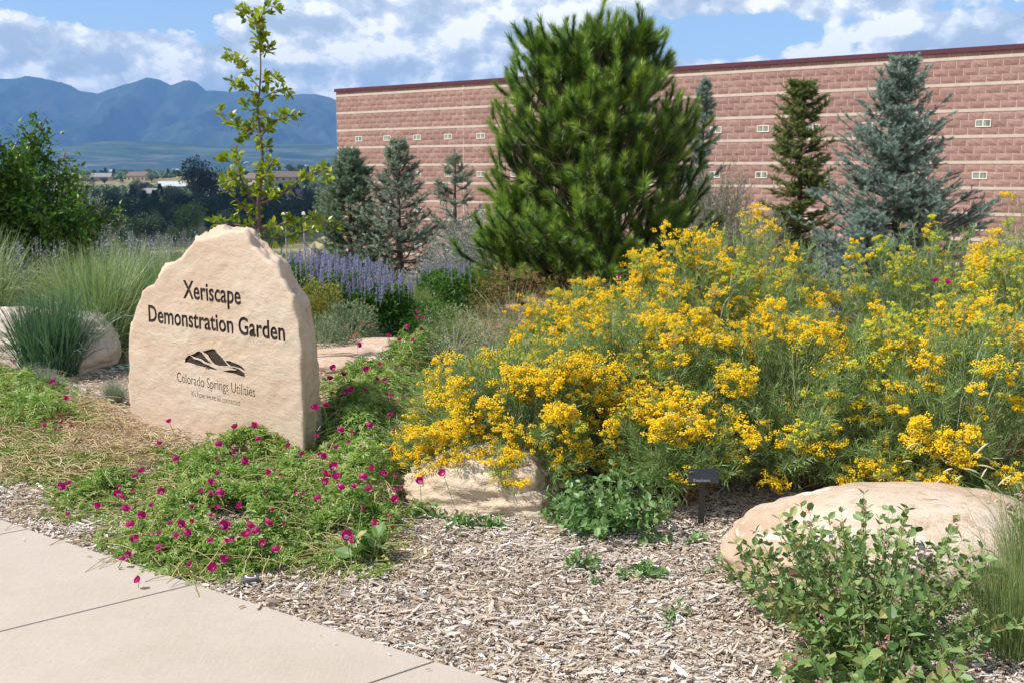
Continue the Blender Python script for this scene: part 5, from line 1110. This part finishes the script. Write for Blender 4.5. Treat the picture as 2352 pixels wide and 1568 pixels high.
PINEB = brush(90, .015, .95, 5, .0, .54, .52, True)
def pine():
    global rng; rng = np.random.default_rng(4242); Y0 = 12.0; c = gd(1375, Y0); z0 = float(zt(*c)) - .02
    th = thing('pine_tree', (c[0], c[1], z0), 'large bushy green pine with long needled tufts in the centre of the garden', 'pine tree')
    S = Y0 / FPX; top = A(1360, 70, Y0)[2]
    tk = Bag(); n = 12; u = np.linspace(0, 1, n); P = np.c_[c[0] + .05 * np.sin(u * 5), c[1] + .03 * np.cos(u * 4), z0 + u * (top - z0 - .15)]; add_tubes(tk, P[None], (.085 * (1 - u) + .014)[None], 10); tk.build('trunk', M['pine_bark'], th)
    # crown outline: half width left and right at heights, read as metres
    hy = np.array([25, 60, 100, 150, 210, 270, 340, 400, 450, 500, 560, 610, 650]); xl = np.array([1330, 1215, 1190, 1180, 1160, 1145, 1150, 1125, 1120, 1100, 1065, 1090, 1150]); xr = np.array([1400, 1505, 1520, 1540, 1570, 1595, 1600, 1620, 1622, 1620, 1600, 1560, 1500])
    hz = np.array([A(1375, y + 30, Y0)[2] for y in hy]); wl = (1375 - xl) * S * 1.0; wr = (xr - 1375) * S * .97
    nb = 330; zt_ = z0 + .25 + (top - z0 - .25) * rng.random(nb) ** 1.15; a = rng.uniform(0, 2 * pi, nb)
    ca = np.cos(a); w = np.where(ca < 0, np.interp(zt_, hz[::-1], wl[::-1]), np.interp(zt_, hz[::-1], wr[::-1])); wd = .5 * (np.interp(zt_, hz[::-1], wl[::-1]) + np.interp(zt_, hz[::-1], wr[::-1]))
    rx = w * np.abs(ca) + wd * (1 - np.abs(ca)); rr = rx * rng.uniform(.72, .98, nb)
    tip = np.c_[c[0] + np.cos(a) * rr, c[1] + np.sin(a) * rr, zt_]
    tip = tip[vnoise(tip * 2.2, 12) > -.26]
    extra = [(1215, 62, 0), (1255, 95, .3), (1350, 40, 0), (1395, 60, -.3), (1490, 78, 0), (1440, 110, .4), (1290, 90, -.3), (1180, 180, .2), (1155, 262, 0), (1130, 375, .1), (1150, 430, .3), (1590, 268, 0), (1612, 340, .1), (1600, 400, -.3), (1075, 545, 0), (1110, 500, .2), (1100, 600, .3), (1550, 190, .1), (1575, 235, -.2), (1620, 460, 0), (1320, 130, -.6), (1200, 110, .0), (1510, 130, .1)]
    tip = np.concatenate([tip, [np.r_[A(x, y, Y0)[0], Y0 + d, A(x, y + 50, Y0)[2]] for x, y, d in extra]]); nb = len(tip)
    hor = np.hypot(tip[:, 0] - c[0], tip[:, 1] - c[1]); bz = tip[:, 2] - hor * rng.uniform(.45, .8, nb) - .1; bz = np.clip(bz, z0 + .25, top - .5); B = np.c_[np.full(nb, c[0]), np.full(nb, c[1]), bz]
    Sn = 9; t = np.linspace(0, 1, Sn)[None, :, None]; md = B * .5 + tip * .5; md[:, 2] = B[:, 2] * .85 + tip[:, 2] * .15 + .02; PP = (1 - t) ** 2 * B[:, None] + 2 * t * (1 - t) * md[:, None] + t ** 2 * tip[:, None]
    br = Bag(); add_tubes(br, PP, (np.linspace(1, .3, Sn)[None] * (.010 + .014 * hor[:, None])), 5)
    pos = [tip]; dr = [unit(PP[:, -1] - PP[:, -2] + np.array([0, 0, .03]))]
    nk = 9; tt = rng.uniform(.42, .98, (nb, nk)); i = np.minimum((tt * (Sn - 1)).astype(int), Sn - 2); ar = np.arange(nb)[:, None]; p = PP[ar, i] + (PP[ar, i + 1] - PP[ar, i]) * (tt * (Sn - 1) - i)[..., None]; T = unit(PP[ar, i + 1] - PP[ar, i])
    d = unit(T * .6 + rng.normal(0, .55, (nb, nk, 3)) + np.array([0, 0, .35])); L = (.10 + .16 * (hor[:, None] / 1.3)) * rng.uniform(.7, 1.3, (nb, nk)); e = p + d * L[..., None]; e[..., 2] += .25 * L
    add_tubes(br, np.stack([p, p * .5 + e * .5 - np.array([0, 0, .01]), e], 2).reshape(-1, 3, 3), .006, 4); br.build('branch', M['pine_bark'], th, kind='stuff')
    pos.append(e.reshape(-1, 3)); dr.append(unit((d + np.array([0, 0, .75])).reshape(-1, 3)))
    pos = np.concatenate(pos); dr = np.concatenate(dr); dr = unit(dr + rng.normal(0, .12, dr.shape)); N = len(pos); keep = pos[:, 2] > z0 + .12; pos, dr = pos[keep], dr[keep]; N = len(pos)
    hue = np.clip(.42 + .2 * vnoise(pos * 2.5, 3) + rng.normal(0, .12, N), 0, 1); b = Bag(); tv, tf = PINEB
    # a shoot: two overlapping brushes, paler towards the end
    for back, sc, dh in ((.08, .19, -.20), (-.005, .215, .16)):
        rr_ = np.clip(np.repeat(hue + dh, len(tf)) + rng.normal(0, .12, N * len(tf)), 0, 1); T3 = tv * sc; R = frames(dr, rng.uniform(0, 6.3, N)); scl = rng.uniform(.75, 1.2, N)
        V = np.einsum('nij,nkj->nki', R, T3[None] * scl[:, None, None]) + (pos - dr * back)[:, None]; b.add(V, (tf[None] + (np.arange(N) * len(tv))[:, None, None]).reshape(-1, 3), rr_)
    b.build('crown', M['pine'], th)
    q = Bag(); k = rng.random(N) < .6; q.inst(*octa(3.5), pos[k] + dr[k] * .12, frames(unit(np.cross(dr[k], rvec(k.sum())))), .008); q.build('bud', M['candle'], th, kind='stuff')
pine()

# ------------------------------------------------------------------ broadleaf trees and shrubs of the middle distance
def bushtree(c, r, h, label, name, mat, bark, seed, nb=40, nl=40, ls=.05, cat='tree', z_lo=.1, leafless=0.0, group=None, ry=None, twig_r=.004, shape=.5, lt=T_LEAF, clus=.10, zc=.55, part='crown', tr=.03):
    global rng; rng = np.random.default_rng(seed + 8000); ry = ry or r; z0 = float(zt(*c)) - .02; th = thing(name, (c[0], c[1], z0), label, cat, group)
    d = rvec(nb); d[:, 2] = d[:, 2] * .95; q = rng.uniform(.55, 1, nb) ** .5 * (1 + .2 * fbm(d * 2.2, 3, seed)); tip = np.c_[c[0] + d[:, 0] * r * q, c[1] + d[:, 1] * ry * q, z0 + np.maximum(h * (zc + d[:, 2] * (1 - zc) * q), h * z_lo)]
    B = np.c_[np.full(nb, c[0]) + rng.normal(0, r * .05, nb), np.full(nb, c[1]) + rng.normal(0, r * .05, nb), z0 + (tip[:, 2] - z0) * rng.uniform(0, .45, nb) * (0 if tr == 0 else 1)]
    S = 8; t = np.linspace(0, 1, S)[None, :, None]; md = B * .5 + tip * .5 + np.array([0, 0, 1]) * .10 * h; PP = (1 - t) ** 2 * B[:, None] + 2 * t * (1 - t) * md[:, None] + t ** 2 * tip[:, None] + rng.normal(0, .02 * r, (nb, S, 3))
    tk = Bag(); 
    if tr: zz = np.linspace(0, .8, 6); add_tubes(tk, np.c_[c[0] + 0 * zz, c[1] + 0 * zz, z0 + zz * h][None], (tr * h * (1 - zz))[None], 8)
    add_tubes(tk, PP, np.linspace(1, .25, S)[None] * twig_r * 3, 4); tk.build('trunk', M[bark], th)
    nk = 7; tt = rng.uniform(.35, 1, (nb, nk)); i = np.minimum((tt * (S - 1)).astype(int), S - 2); ar = np.arange(nb)[:, None]; p = PP[ar, i] + (PP[ar, i + 1] - PP[ar, i]) * (tt * (S - 1) - i)[..., None]; dd = unit(unit(PP[ar, i + 1] - PP[ar, i]) + rng.normal(0, .6, (nb, nk, 3)) + np.array([0, 0, .2])); L = r * rng.uniform(.15, .35, (nb, nk)); e = p + dd * L[..., None]
    tw = Bag(); add_tubes(tw, np.stack([p, p * .5 + e * .5, e], 2).reshape(-1, 3, 3), twig_r, 3); tw.build('twig', M[bark], th, kind='stuff')
    if nl:
        u = rng.random((nb, nk, nl)); pos = p[:, :, None] + (e - p)[:, :, None] * u[..., None] + rng.normal(0, clus * .45, (nb, nk, nl, 3)); pos = pos.reshape(-1, 3); N = len(pos); dr = unit(rvec(N) + np.repeat(dd.reshape(-1, 3), nl, 0) * .6 + np.array([0, 0, -.15]))
        hue = np.clip(.5 + .2 * vnoise(pos * 3 / max(r, .3), 3) + rng.normal(0, .22, N), 0, 1); b = Bag(); b.inst(*lt, pos, frames(dr, rng.normal(0, .8, N)), ls * rng.uniform(.6, 1.2, N), hue); b.build(part, M[mat], th)
    return th
bushtree(gd(15, 12.2), .98, 2.0, 'dense green broadleaf tree standing behind the pale boulder', 'broadleaf_tree', 'decid', 'bark', 1, nb=150, nl=26, ls=.075, z_lo=.12, zc=.5)
bushtree(gd(-75, 11.5), .5, 2.45, 'taller green broadleaf tree half out of view beside the dense one', 'broadleaf_tree', 'decid', 'bark', 2, nb=60, nl=22, ls=.075, zc=.6)
bushtree(gd(150, 13.5), .62, 1.9, 'twiggy grey shrub with bare upright shoots between the broadleaf tree and valley', 'twiggy_shrub', 'silver', 'bark_grey', 3, nb=90, nl=9, ls=.035, cat='shrub', tr=0)
bushtree(gd(195, 14.5), .5, 1.15, 'low grey twig shrub above the violet sage', 'twiggy_shrub', 'far_light', 'bark_grey', 4, nb=80, nl=14, ls=.04, cat='shrub', tr=0)
bushtree(gd(1650, 15.0), .62, 2.1, 'half bare willowy shrub with pale stems between the pine and slender spruce', 'willow_shrub', 'willow', 'bark_grey', 5, nb=200, nl=12, ls=.04, cat='shrub', tr=0, lt=NW, zc=.45)
bushtree(gd(1740, 13.5), .6, 1.25, 'low straggly willow shrub at the foot of the slender spruce', 'willow_shrub', 'willow', 'bark_grey', 6, nb=120, nl=12, ls=.035, cat='shrub', tr=0, lt=NW, zc=.45)
bushtree(gd(1105, 15.0), .70, 1.35, 'silver leaved shrub spreading beneath the left side of the pine', 'silver_shrub', 'silver', 'bark_grey', 7, nb=170, nl=26, ls=.05, cat='shrub', tr=0, lt=NW, zc=.45)
bushtree(gd(1000, 15.5), .6, .85, 'low silver leaved shrub beside the thin grey spruce', 'silver_shrub', 'silver', 'bark_grey', 8, nb=110, nl=20, ls=.045, cat='shrub', tr=0, lt=NW, zc=.4)

def sapling():
    global rng; rng = np.random.default_rng(99); Y0 = 8.6
    def q(v, w, dy=0.0): return A(459.8 + .391 * v, .391 * w, Y0 + dy)
    base = q(352, 1500); c = (base[0], Y0); th = thing('apple_sapling', (c[0], c[1], 0), 'slim young apple tree with a single leafy leader right behind the sign slab', 'young tree')
    tr = np.array([[base[0] + .03, Y0, -.02], q(352, 1560), q(350, 1370), q(340, 1230), q(345, 1150), q(365, 1000), q(365, 870), q(355, 800), q(335, 640), q(350, 530), q(357, 400), q(352, 290), q(340, 200), q(328, 150), q(318, 90)]); P = resample(tr, 40); r = np.interp(np.linspace(0, 1, 40), [0, .45, .7, 1], [.024, .018, .009, .003])
    tk = Bag(); add_tubes(tk, P[None], r[None], 8); tk.build('trunk', M['twig_red'], th)
    BR = [([(340, 1220), (270, 1120), (230, 1030), (220, 960), (210, 880), (235, 810)], .011, .3), ([(345, 1335), (240, 1200), (160, 1120), (130, 1060)], .009, .1), ([(345, 1200), (470, 1150), (560, 1080), (650, 1020), (720, 1000), (765, 1050)], .010, -.3), ([(352, 1345), (470, 1320), (560, 1290), (700, 1290), (830, 1360)], .009, -.1), ([(345, 1335), (200, 1320), (70, 1310)], .008, .2), ([(355, 1400), (480, 1400), (600, 1370), (700, 1330)], .008, .3), ([(360, 800), (440, 710), (520, 680), (600, 710)], .007, -.1), ([(355, 780), (250, 760), (180, 710), (115, 650)], .006, .2), ([(340, 640), (290, 650), (260, 610)], .005, 0), ([(350, 520), (280, 440), (215, 330), (165, 310)], .005, .1), ([(345, 560), (260, 520), (200, 500), (170, 470)], .005, -.2), ([(345, 600), (400, 560), (450, 530), (500, 530), (495, 570)], .005, .1), ([(350, 490), (410, 460), (480, 460)], .004, .2), ([(354, 330), (380, 300), (410, 310)], .003, 0), ([(335, 170), (290, 110), (240, 60), (222, 62)], .004, .1), ([(332, 150), (380, 60), (410, 35), (460, 55)], .004, -.1), ([(365, 870), (385, 860), (405, 870)], .004, 0), ([(230, 1030), (190, 1060), (130, 1070)], .004, 0), ([(215, 960), (160, 950), (110, 945)], .004, .1), ([(350, 1080), (400, 1000), (430, 940)], .005, -.2), ([(345, 1200), (400, 1140), (420, 1110)], .005, .1), ([(350, 700), (300, 720), (280, 780)], .004, .1), ([(350, 700), (390, 690), (400, 740)], .004, .2)]
    for pts, r0, dy in BR:
        n = len(pts); X = np.array([q(v, w, dy * k / (n - 1)) for k, (v, w) in enumerate(pts)]); X = resample(X, 14); b = Bag(); add_tubes(b, X[None], np.linspace(r0, .0022, 14)[None], 6); b.build('branch', M['twig_red'], th)
    pos = []; dr = []
    def leafalong(X, n, start):
        k = rng.uniform(start, 1, n) * (len(X) - 1); i = np.minimum(k.astype(int), len(X) - 2); p = X[i] + (X[i + 1] - X[i]) * (k - i)[:, None]; t = unit(X[i + 1] - X[i]); d = unit(t * .5 + rvec(n) * .9 + np.array([0, 0, .15])); pos.append(p + d * .02); dr.append(d)
        # clusters: spur rosettes
        for s_ in range(max(1, n // 9)):
            j = rng.integers(0, len(k)); m = 7; dd = unit(rvec(m) + t[j] * .4 + np.array([0, 0, .3])); pos.append(np.repeat(p[j][None] + d[j] * .05, m, 0)); dr.append(dd)
    for pts, r0, dy in BR:
        n = len(pts); X = resample(np.array([q(v, w, dy * k / (n - 1)) for k, (v, w) in enumerate(pts)]), 14); ln = np.linalg.norm(np.diff(X, axis=0), axis=1).sum(); leafalong(X, int(14 + ln * 62), .12)
    leafalong(P[34:], 60, .2); leafalong(P[19:31], 85, 0); leafalong(P[12:20], 30, 0)
    pos = np.concatenate(pos); dr = np.concatenate(dr); N = len(pos); b = Bag(); b.inst(T_OVAL[0] * np.array([.85, 1, 1]), T_OVAL[1], pos, frames(dr, rng.normal(0, .7, N)), rng.uniform(.04, .075, N), np.clip(rng.normal(.5, .27, N), 0, 1)); b.build('foliage', M['apple'], th)
sapling()
def overhang():
    global rng; rng = np.random.default_rng(17); Y0 = 6.0; e = A(2345, 40, Y0); c = (e[0] + 1.15, Y0 + .3); th = thing('overhanging_tree', (c[0], c[1], 0), 'leafy tree mostly out of view whose twig tip hangs against the sky above the wall', 'tree')
    b = Bag(); z = np.linspace(0, 1, 8); add_tubes(b, np.c_[c[0] + .05 * np.sin(z * 4), c[1] + 0 * z, z * 2.9][None], (.05 * (1 - z * .6))[None], 8); b.build('trunk', M['bark'], th)
    X = resample(np.array([[c[0], c[1], 2.3], [c[0] - .3, c[1] - .1, 2.55], [e[0] + .45, Y0, e[2] - .02], [e[0] + .1, Y0, e[2] - .05], [e[0] + .015, Y0, e[2]]]), 20); t = Bag(); add_tubes(t, X[None], np.linspace(.014, .002, 20)[None], 6); t.build('branch', M['bark'], th)
    k = rng.uniform(7, 19, 60); i = np.minimum(k.astype(int), 18); p = X[i]; d = unit(rvec(60) + np.array([-.4, 0, -.2])); k2 = 900; cc = np.array([c[0], c[1], 2.9]); q = cc + rvec(k2) * rng.uniform(.3, .8, k2)[:, None] * np.array([.95, .95, .8])
    b = Bag(); b.inst(*T_LEAF, np.concatenate([p, q]), frames(np.concatenate([d, rvec(k2)])), .055); b.build('foliage', M['decid'], th)
overhang()

# ------------------------------------------------------------------ park lamps beyond the garden
def lamp(x, y_top, Y, heads, label, name='twin_lamp'):
    p = A(x, y_top, Y); z0 = float(zt(p[0], Y)); th = thing(name, (p[0], Y, z0), label, 'lamp post'); gm = plain('lamp grey', (.30, .28, .25), .5, 0, .1); wm = plain('lamp white', (.7, .62, .58), .5, 0, .1)
    s = Y / 60.0; b = Bag(); disc_stack(b, (p[0], Y, z0), [(.05 * s, 0), (.035 * s, p[2] - z0 - .05 * s), (.001, p[2] - z0 - .05 * s)], 10); b.build('pole', gm, th)
    if len(heads) > 1:
        b = Bag(); boxes(b, (p[0], Y, p[2] - .08 * s), (.36 * s, .04 * s, .04 * s)); b.build('crossarm', gm, th)
    for h in heads:
        b = Bag(); P = np.array([[-1, -1, -1], [1, -1, -1], [1, 1, -1], [-1, 1, -1], [-.8, -.8, .6], [.8, -.8, .6], [.8, .8, .6], [-.8, .8, .6], [0, 0, 1.1]]) * np.array([.085, .085, .075]) * s * 1.15 + np.array([p[0] + h * s, Y, p[2] - .0])
        b.add(P, [[3, 2, 1, 0], [0, 1, 5, 4], [1, 2, 6, 5], [2, 3, 7, 6], [3, 0, 4, 7]]); b.add(P, [[4, 5, 8], [5, 6, 8], [6, 7, 8], [7, 4, 8]]); b.build('lamp_head', wm, th)
lamp(655, 492, 30, (-.11, .12), 'slim lamp post with two small box heads seen through the sapling')
lamp(697, 490, 34, (0,), 'single headed lamp post half hidden by the corner spruce', 'single_lamp')
lamp(232, 507, 22, (0,), 'short pale box headed lamp post above the tall grasses', 'single_lamp')

# ------------------------------------------------------------------ valley: houses and trees
def house(x, y, w, d, h, rot, wall, roof, label, Y=None, chim=False):
    p = hit(x, y) if Y is None else np.array([A(x, y, Y)[0], Y, float(zt(A(x, y, Y)[0], Y))]); c = (p[0], p[1], float(zt(p[0], p[1])) - .5)
    th = thing('house', c, label, 'house', 'houses across the valley'); cr, sr = cos(rot), sin(rot); R = np.array([[cr, -sr, 0], [sr, cr, 0], [0, 0, 1]])
    def L(P): return np.asarray(P, float) @ R.T + np.array(c)
    rh = d * .28; b = Bag(); V = L([[-w / 2, -d / 2, 0], [w / 2, -d / 2, 0], [w / 2, d / 2, 0], [-w / 2, d / 2, 0], [-w / 2, -d / 2, h], [w / 2, -d / 2, h], [w / 2, d / 2, h], [-w / 2, d / 2, h], [-w / 2, 0, h + rh], [w / 2, 0, h + rh]])
    b.add(V, [[0, 1, 5, 4], [2, 3, 7, 6], [1, 2, 6, 5], [3, 0, 4, 7]]); b.add(V, [[5, 6, 9], [7, 4, 8]]); b.build('wall', wall, th)
    e = .5; ov = .35 * rh / (d / 2); b = Bag(); V = L([[-w / 2 - e, -d / 2 - .35, h - ov], [w / 2 + e, -d / 2 - .35, h - ov], [w / 2 + e, 0, h + rh], [-w / 2 - e, 0, h + rh], [w / 2 + e, d / 2 + .35, h - ov], [-w / 2 - e, d / 2 + .35, h - ov]]); V2 = V + np.array([0, 0, .25])
    VV = np.concatenate([V + np.array([0, 0, .05]), V2]); b.add(VV, [[6, 7, 8, 9], [9, 8, 10, 11], [3, 2, 1, 0], [5, 4, 2, 3], [0, 1, 7, 6], [4, 5, 11, 10]]); ro = b.build('roof', roof, th)
    if chim: b = Bag(); boxes(b, L([[w * .25, .4, h + rh + .3]]), (.9, .9, 1.8), R=R[None]); o = b.build('chimney', wall, ro); o.parent = ro; o.location = (0, 0, 0)
    n = max(2, int(w / 3.2))
    for k in range(n):
        xx = -w / 2 + w * (k + .5) / n
        for zz in ([1.6] if h < 4 else [1.6, 4.3]):
            b = Bag(); boxes(b, L([[xx, -d / 2 - .02, zz]]), (1.2, .08, 1.2), R=R[None]); b.build('window', M['win'], th)
    b = Bag(); boxes(b, L([[w * .1, -d / 2 - .03, 1.1]]), (1.0, .1, 2.1), R=R[None]); b.build('door', M['doorm'], th)
M['win'] = plain('dark window', (.05, .06, .07), .2); M['doorm'] = plain('door', (.25, .12, .08), .6)
wh = plain('white siding', (.72, .72, .70), .8, 0, .05, .5); tan = plain('tan stucco', (.46, .36, .27), .9, 0, .08, .5); rfg = plain('grey shingle', (.25, .24, .24), .9, 0, .15, 1); rfb = plain('brown shingle', (.15, .115, .10), .9, 0, .15, 1); rfw = plain('pale metal roof', (.55, .57, .58), .5, 0, .05, 1)
HS = [(258, 397, 15, 9, 5.5, -.3, wh, rfw, 'white two storey house with a pale roof standing by itself on the far ridge', None), (212, 400, 11, 8, 3, .2, tan, rfb, 'low tan house at the near end of the far ridge row', None), (365, 398, 14, 9, 3, .5, wh, rfg, 'white gabled house among trees in the middle of the far ridge', None), (408, 392, 13, 8, 3.2, -.1, wh, rfw, 'long white house with grey roof on the ridge crest', None), (445, 391, 12, 8, 3.2, .3, tan, rfg, 'tan house with grey roof on the ridge crest near the dark pines', None), (235, 416, 12, 8, 3, .1, tan, rfg, 'dark roofed house below the white two storey house', None), (320, 415, 13, 9, 3.4, -.2, tan, rfb, 'wide brown roofed house partway down the ridge', None), (395, 440, 12, 8, 3, .4, wh, rfw, 'small white house deep in the dark trees', None), (335, 458, 14, 8, 3, 0, tan, rfg, 'dim house roof between dark trees low in the valley', None), (497, 468, 8, 7, 5, .7, wh, rfg, 'narrow white gabled house lowest in the valley trees', None), (515, 397, 14, 9, 3.5, .1, tan, rfb, 'long brown roofed house behind the sapling on the ridge', None), (598, 432, 15, 10, 5.5, -.5, tan, rfb, 'large brown house seen through the sapling crown', None), (655, 428, 15, 11, 5.5, .4, tan, rfb, 'second large brown house beside it, right of the sapling', None), (705, 382, 13, 9, 4, .6, wh, rfb, 'pale peach house with brown roof near the building corner', None), (740, 405, 17, 9, 4, .1, tan, rfg, 'tan house half hidden behind the corner spruce', None), (570, 385, 12, 9, 3, -.2, tan, rfb, 'small tan house on the ridge behind the sapling leader', None), (700, 470, 16, 10, 4, .2, tan, rfb, 'brown roofed house low behind the corner spruce tip', None)]
for a in HS: house(*a)
def tree_proto(name, mat, seed, kind):
    global rng; rng = np.random.default_rng(seed + 9000); f = Bag(); t = Bag()
    if kind == 'con':
        n = 1500; u = rng.random(n) ** .7; r = (1 - u) * .24 * (1 + .25 * np.sin(u * 40)) * rng.uniform(.5, 1.05, n); a = rng.uniform(0, 2 * pi, n); P = np.c_[np.cos(a) * r, np.sin(a) * r, .08 + (1 - u) * 0 + u * .92]; d = unit(np.c_[np.cos(a), np.sin(a), -.25 + 0 * a] + rvec(n) * .4); f.inst(*T_LEAF, P, frames(d, rng.normal(0, .6, n)), .075 * rng.uniform(.6, 1.2, n))
        add_tubes(t, np.array([[[0, 0, -.02], [0, 0, .5], [0, 0, .95]]]), np.array([[.02, .012, .004]]), 6)
    else:
        nc = 24; d = rvec(nc); d[:, 2] *= .8; q = rng.uniform(.35, 1, nc); C = np.c_[d[:, 0] * .36 * q, d[:, 1] * .36 * q, .60 + d[:, 2] * .34 * q]; C[:, 2] = np.maximum(C[:, 2], .22); sz = rng.uniform(.12, .2, nc); n = 90
        e = rvec(nc * n); P = np.repeat(C, n, 0) + e * np.repeat(sz, n)[:, None] * rng.uniform(.6, 1.08, nc * n)[:, None]; dr = unit(e + rvec(nc * n) * .8); f.inst(*T_LEAF, P, frames(dr, rng.normal(0, .6, len(P))), .055 * rng.uniform(.6, 1.3, len(P)), np.clip(.5 + .25 * np.repeat(rng.normal(0, 1, nc), n) + rng.normal(0, .2, len(P)), 0, 1))
        S = 4; tt = np.linspace(0, 1, S)[None, :, None]; B = np.array([[0, 0, .15]]); add_tubes(t, B[:, None] + (C[:, None] - B[:, None]) * tt, .008, 4); add_tubes(t, np.array([[[0, 0, -.02], [.01, 0, .2], [0, 0, .5]]]), np.array([[.03, .022, .012]]), 6)
    th = thing(name, (0, 0, 0), '', 'tree'); f.build('crown', M[mat], th); t.build('trunk', M['bark'], th); return th
PT = {'d1': tree_proto('valley_tree', 'far_shaded', 1, 'b'), 'd2': tree_proto('valley_tree', 'far_shaded', 2, 'b'), 'dc': tree_proto('valley_conifer', 'far_shaded', 3, 'con'), 'm1': tree_proto('valley_tree', 'far_tree', 4, 'b'), 'mc': tree_proto('valley_conifer', 'far_tree', 5, 'con'), 'l1': tree_proto('valley_tree', 'far_light', 6, 'b'), 's1': tree_proto('valley_tree', 'far_sage', 7, 'b')}
used = set()
def plant(kind, x, y, H, W, label, group, Y=None):
    src = PT[kind]; p = hit(x, y) if Y is None else np.array([A(x, y, Y)[0], Y, 0])
    if p[1] < 150: H *= p[1] / 150
    if kind in used:
        o = src.copy(); COL.objects.link(o)
        for ch in src.children: k = ch.copy(); COL.objects.link(k); k.parent = o
    else: o = src; used.add(kind)
    o.location = (p[0], p[1], float(zt(p[0], p[1]))); o.rotation_euler = (0, 0, random.uniform(0, 6.28)); o.scale = (H * W, H * W, H); o['label'] = label
    if group: o['group'] = group
    elif 'group' in o: del o['group']
    return p
rr = random.Random(3)
# single trees that stand out
plant('l1', 440, 560, 8.5, 1.0, 'bright round green tree standing out before the dark valley trees', None)
plant('m1', 545, 560, 6.2, 1.1, 'mid green bushy tree behind the slab top and the sapling stem', None)
plant('s1', 530, 545, 6.0, 1.2, 'olive grey tree just left of the sapling stem', None)
plant('m1', 335, 575, 6.5, 1.2, 'mid green tree next to the bright round tree, above the grasses', None)
plant('m1', 255, 580, 5.5, 1.3, 'mid green bush tree behind the short lamp post', None)
plant('l1', 680, 560, 5.5, 1.2, 'green tree low beside the twin headed lamp', None)
plant('d1', 455, 480, 22, .8, 'tallest dark tree rising from the valley to the ridge houses', None)
plant('d2', 485, 478, 18, .8, 'tall dark tree close beside the tallest one', None)
for (y0, y1, n, kinds, H0, H1, x0, x1, lab, grp) in [
    (565, 660, 34, ('m1', 's1', 'm1', 'l1', 'd1'), 3.0, 5.0, 150, 690, 'small green tree just below the garden terrace', 'small green trees below the garden terrace'),
    (500, 560, 34, ('m1', 's1', 'd1', 'd2'), 4.5, 7.5, 170, 800, 'low green tree on the near valley slope', 'green trees of the near valley slope'),
    (458, 530, 150, ('d1', 'd2', 'd1', 'dc', 'd2'), 6, 10, -60, 820, 'dark tree in the valley wood', 'dark trees of the valley wood'),
    (415, 462, 40, ('m1', 'd2', 's1', 'mc', 'm1'), 3.5, 6.5, 160, 820, 'mid green tree below the far ridge houses', 'trees below the ridge houses'),
    (393, 412, 58, ('m1', 'mc', 's1', 'm1', 's1'), 3.5, 7, 150, 800, 'small tree between the houses on the far ridge', 'trees along the far ridge')]:
    for i in range(n):
        k = rr.choice(kinds); x = x0 + (x1 - x0) * (i + rr.random()) / n; y = rr.uniform(y0, y1); Hh = rr.uniform(H0, H1)
        plant(k, x, y, Hh, rr.uniform(.75, 1.25) * (1.35 if y0 in (415, 393) else 1), lab, grp)
for i in range(16):
    plant(rr.choice(['m1', 'mc']), 590 + i * 14 + rr.uniform(-8, 8), 385, rr.uniform(7, 12), 1.1, 'tree on the skyline of the ridge end beside the building corner', 'skyline trees at the ridge end', Y=rr.uniform(760, 900))
def far_scrub():
    global rng; rng = np.random.default_rng(8); n = 14000; y = 420 + 3000 * rng.random(n) ** 1.6; x = -y * rng.uniform(.10, .50, n); k = vnoise(np.c_[x / 90, y / 160, 0 * x], 6) + .35 * vnoise(np.c_[x / 25, y / 50, 0 * x], 7) > .02; x, y = x[k], y[k]; n = len(x)
    s = rng.uniform(1.6, 4.2, n) * (1 + y / 3000); z = zt(x, y); b = Bag(); V, F = octa(1.0); b.inst(V, F, np.c_[x, y, z + s * .2], np.tile(np.eye(3), (n, 1, 1)), np.c_[s * 1.3, s * 1.3, s]); b.build('scrub', M['far_tree'], kind='stuff', label='scattered scrub on the far valley floor')
far_scrub()
def far_houses():
    src = None
    for i in range(26):
        x = rr.uniform(-1500, -350); y = rr.uniform(2400, 4100); z = float(zt(x, y))
        if src is None:
            src = thing('distant_house', (0, 0, 0), 'tiny pale house on the plain below the mountains', 'house', 'tiny houses on the far plain'); b = Bag(); boxes(b, (0, 0, 2), (16, 11, 5)); b.build('wall', wh, src)
            b = Bag(); V = np.array([[-8.5, -6, 4.6], [8.5, -6, 4.6], [8.5, 6, 4.6], [-8.5, 6, 4.6], [-8.5, 0, 7.5], [8.5, 0, 7.5]]); b.add(V, [[0, 1, 5, 4], [2, 3, 4, 5]]); b.add(V, [[1, 2, 5], [3, 0, 4]]); b.build('roof', rfw, src); o = src
        else:
            o = src.copy(); COL.objects.link(o)
            for ch in src.children: k = ch.copy(); COL.objects.link(k); k.parent = o
        o.location = (x, y, z); o.rotation_euler = (0, 0, rr.uniform(0, 3)); s = rr.uniform(.45, 1.0); o.scale = (s * rr.uniform(1, 2), s, s)
far_houses()
for o in list(COL.objects):
    if '_loc' in o: del o['_loc']
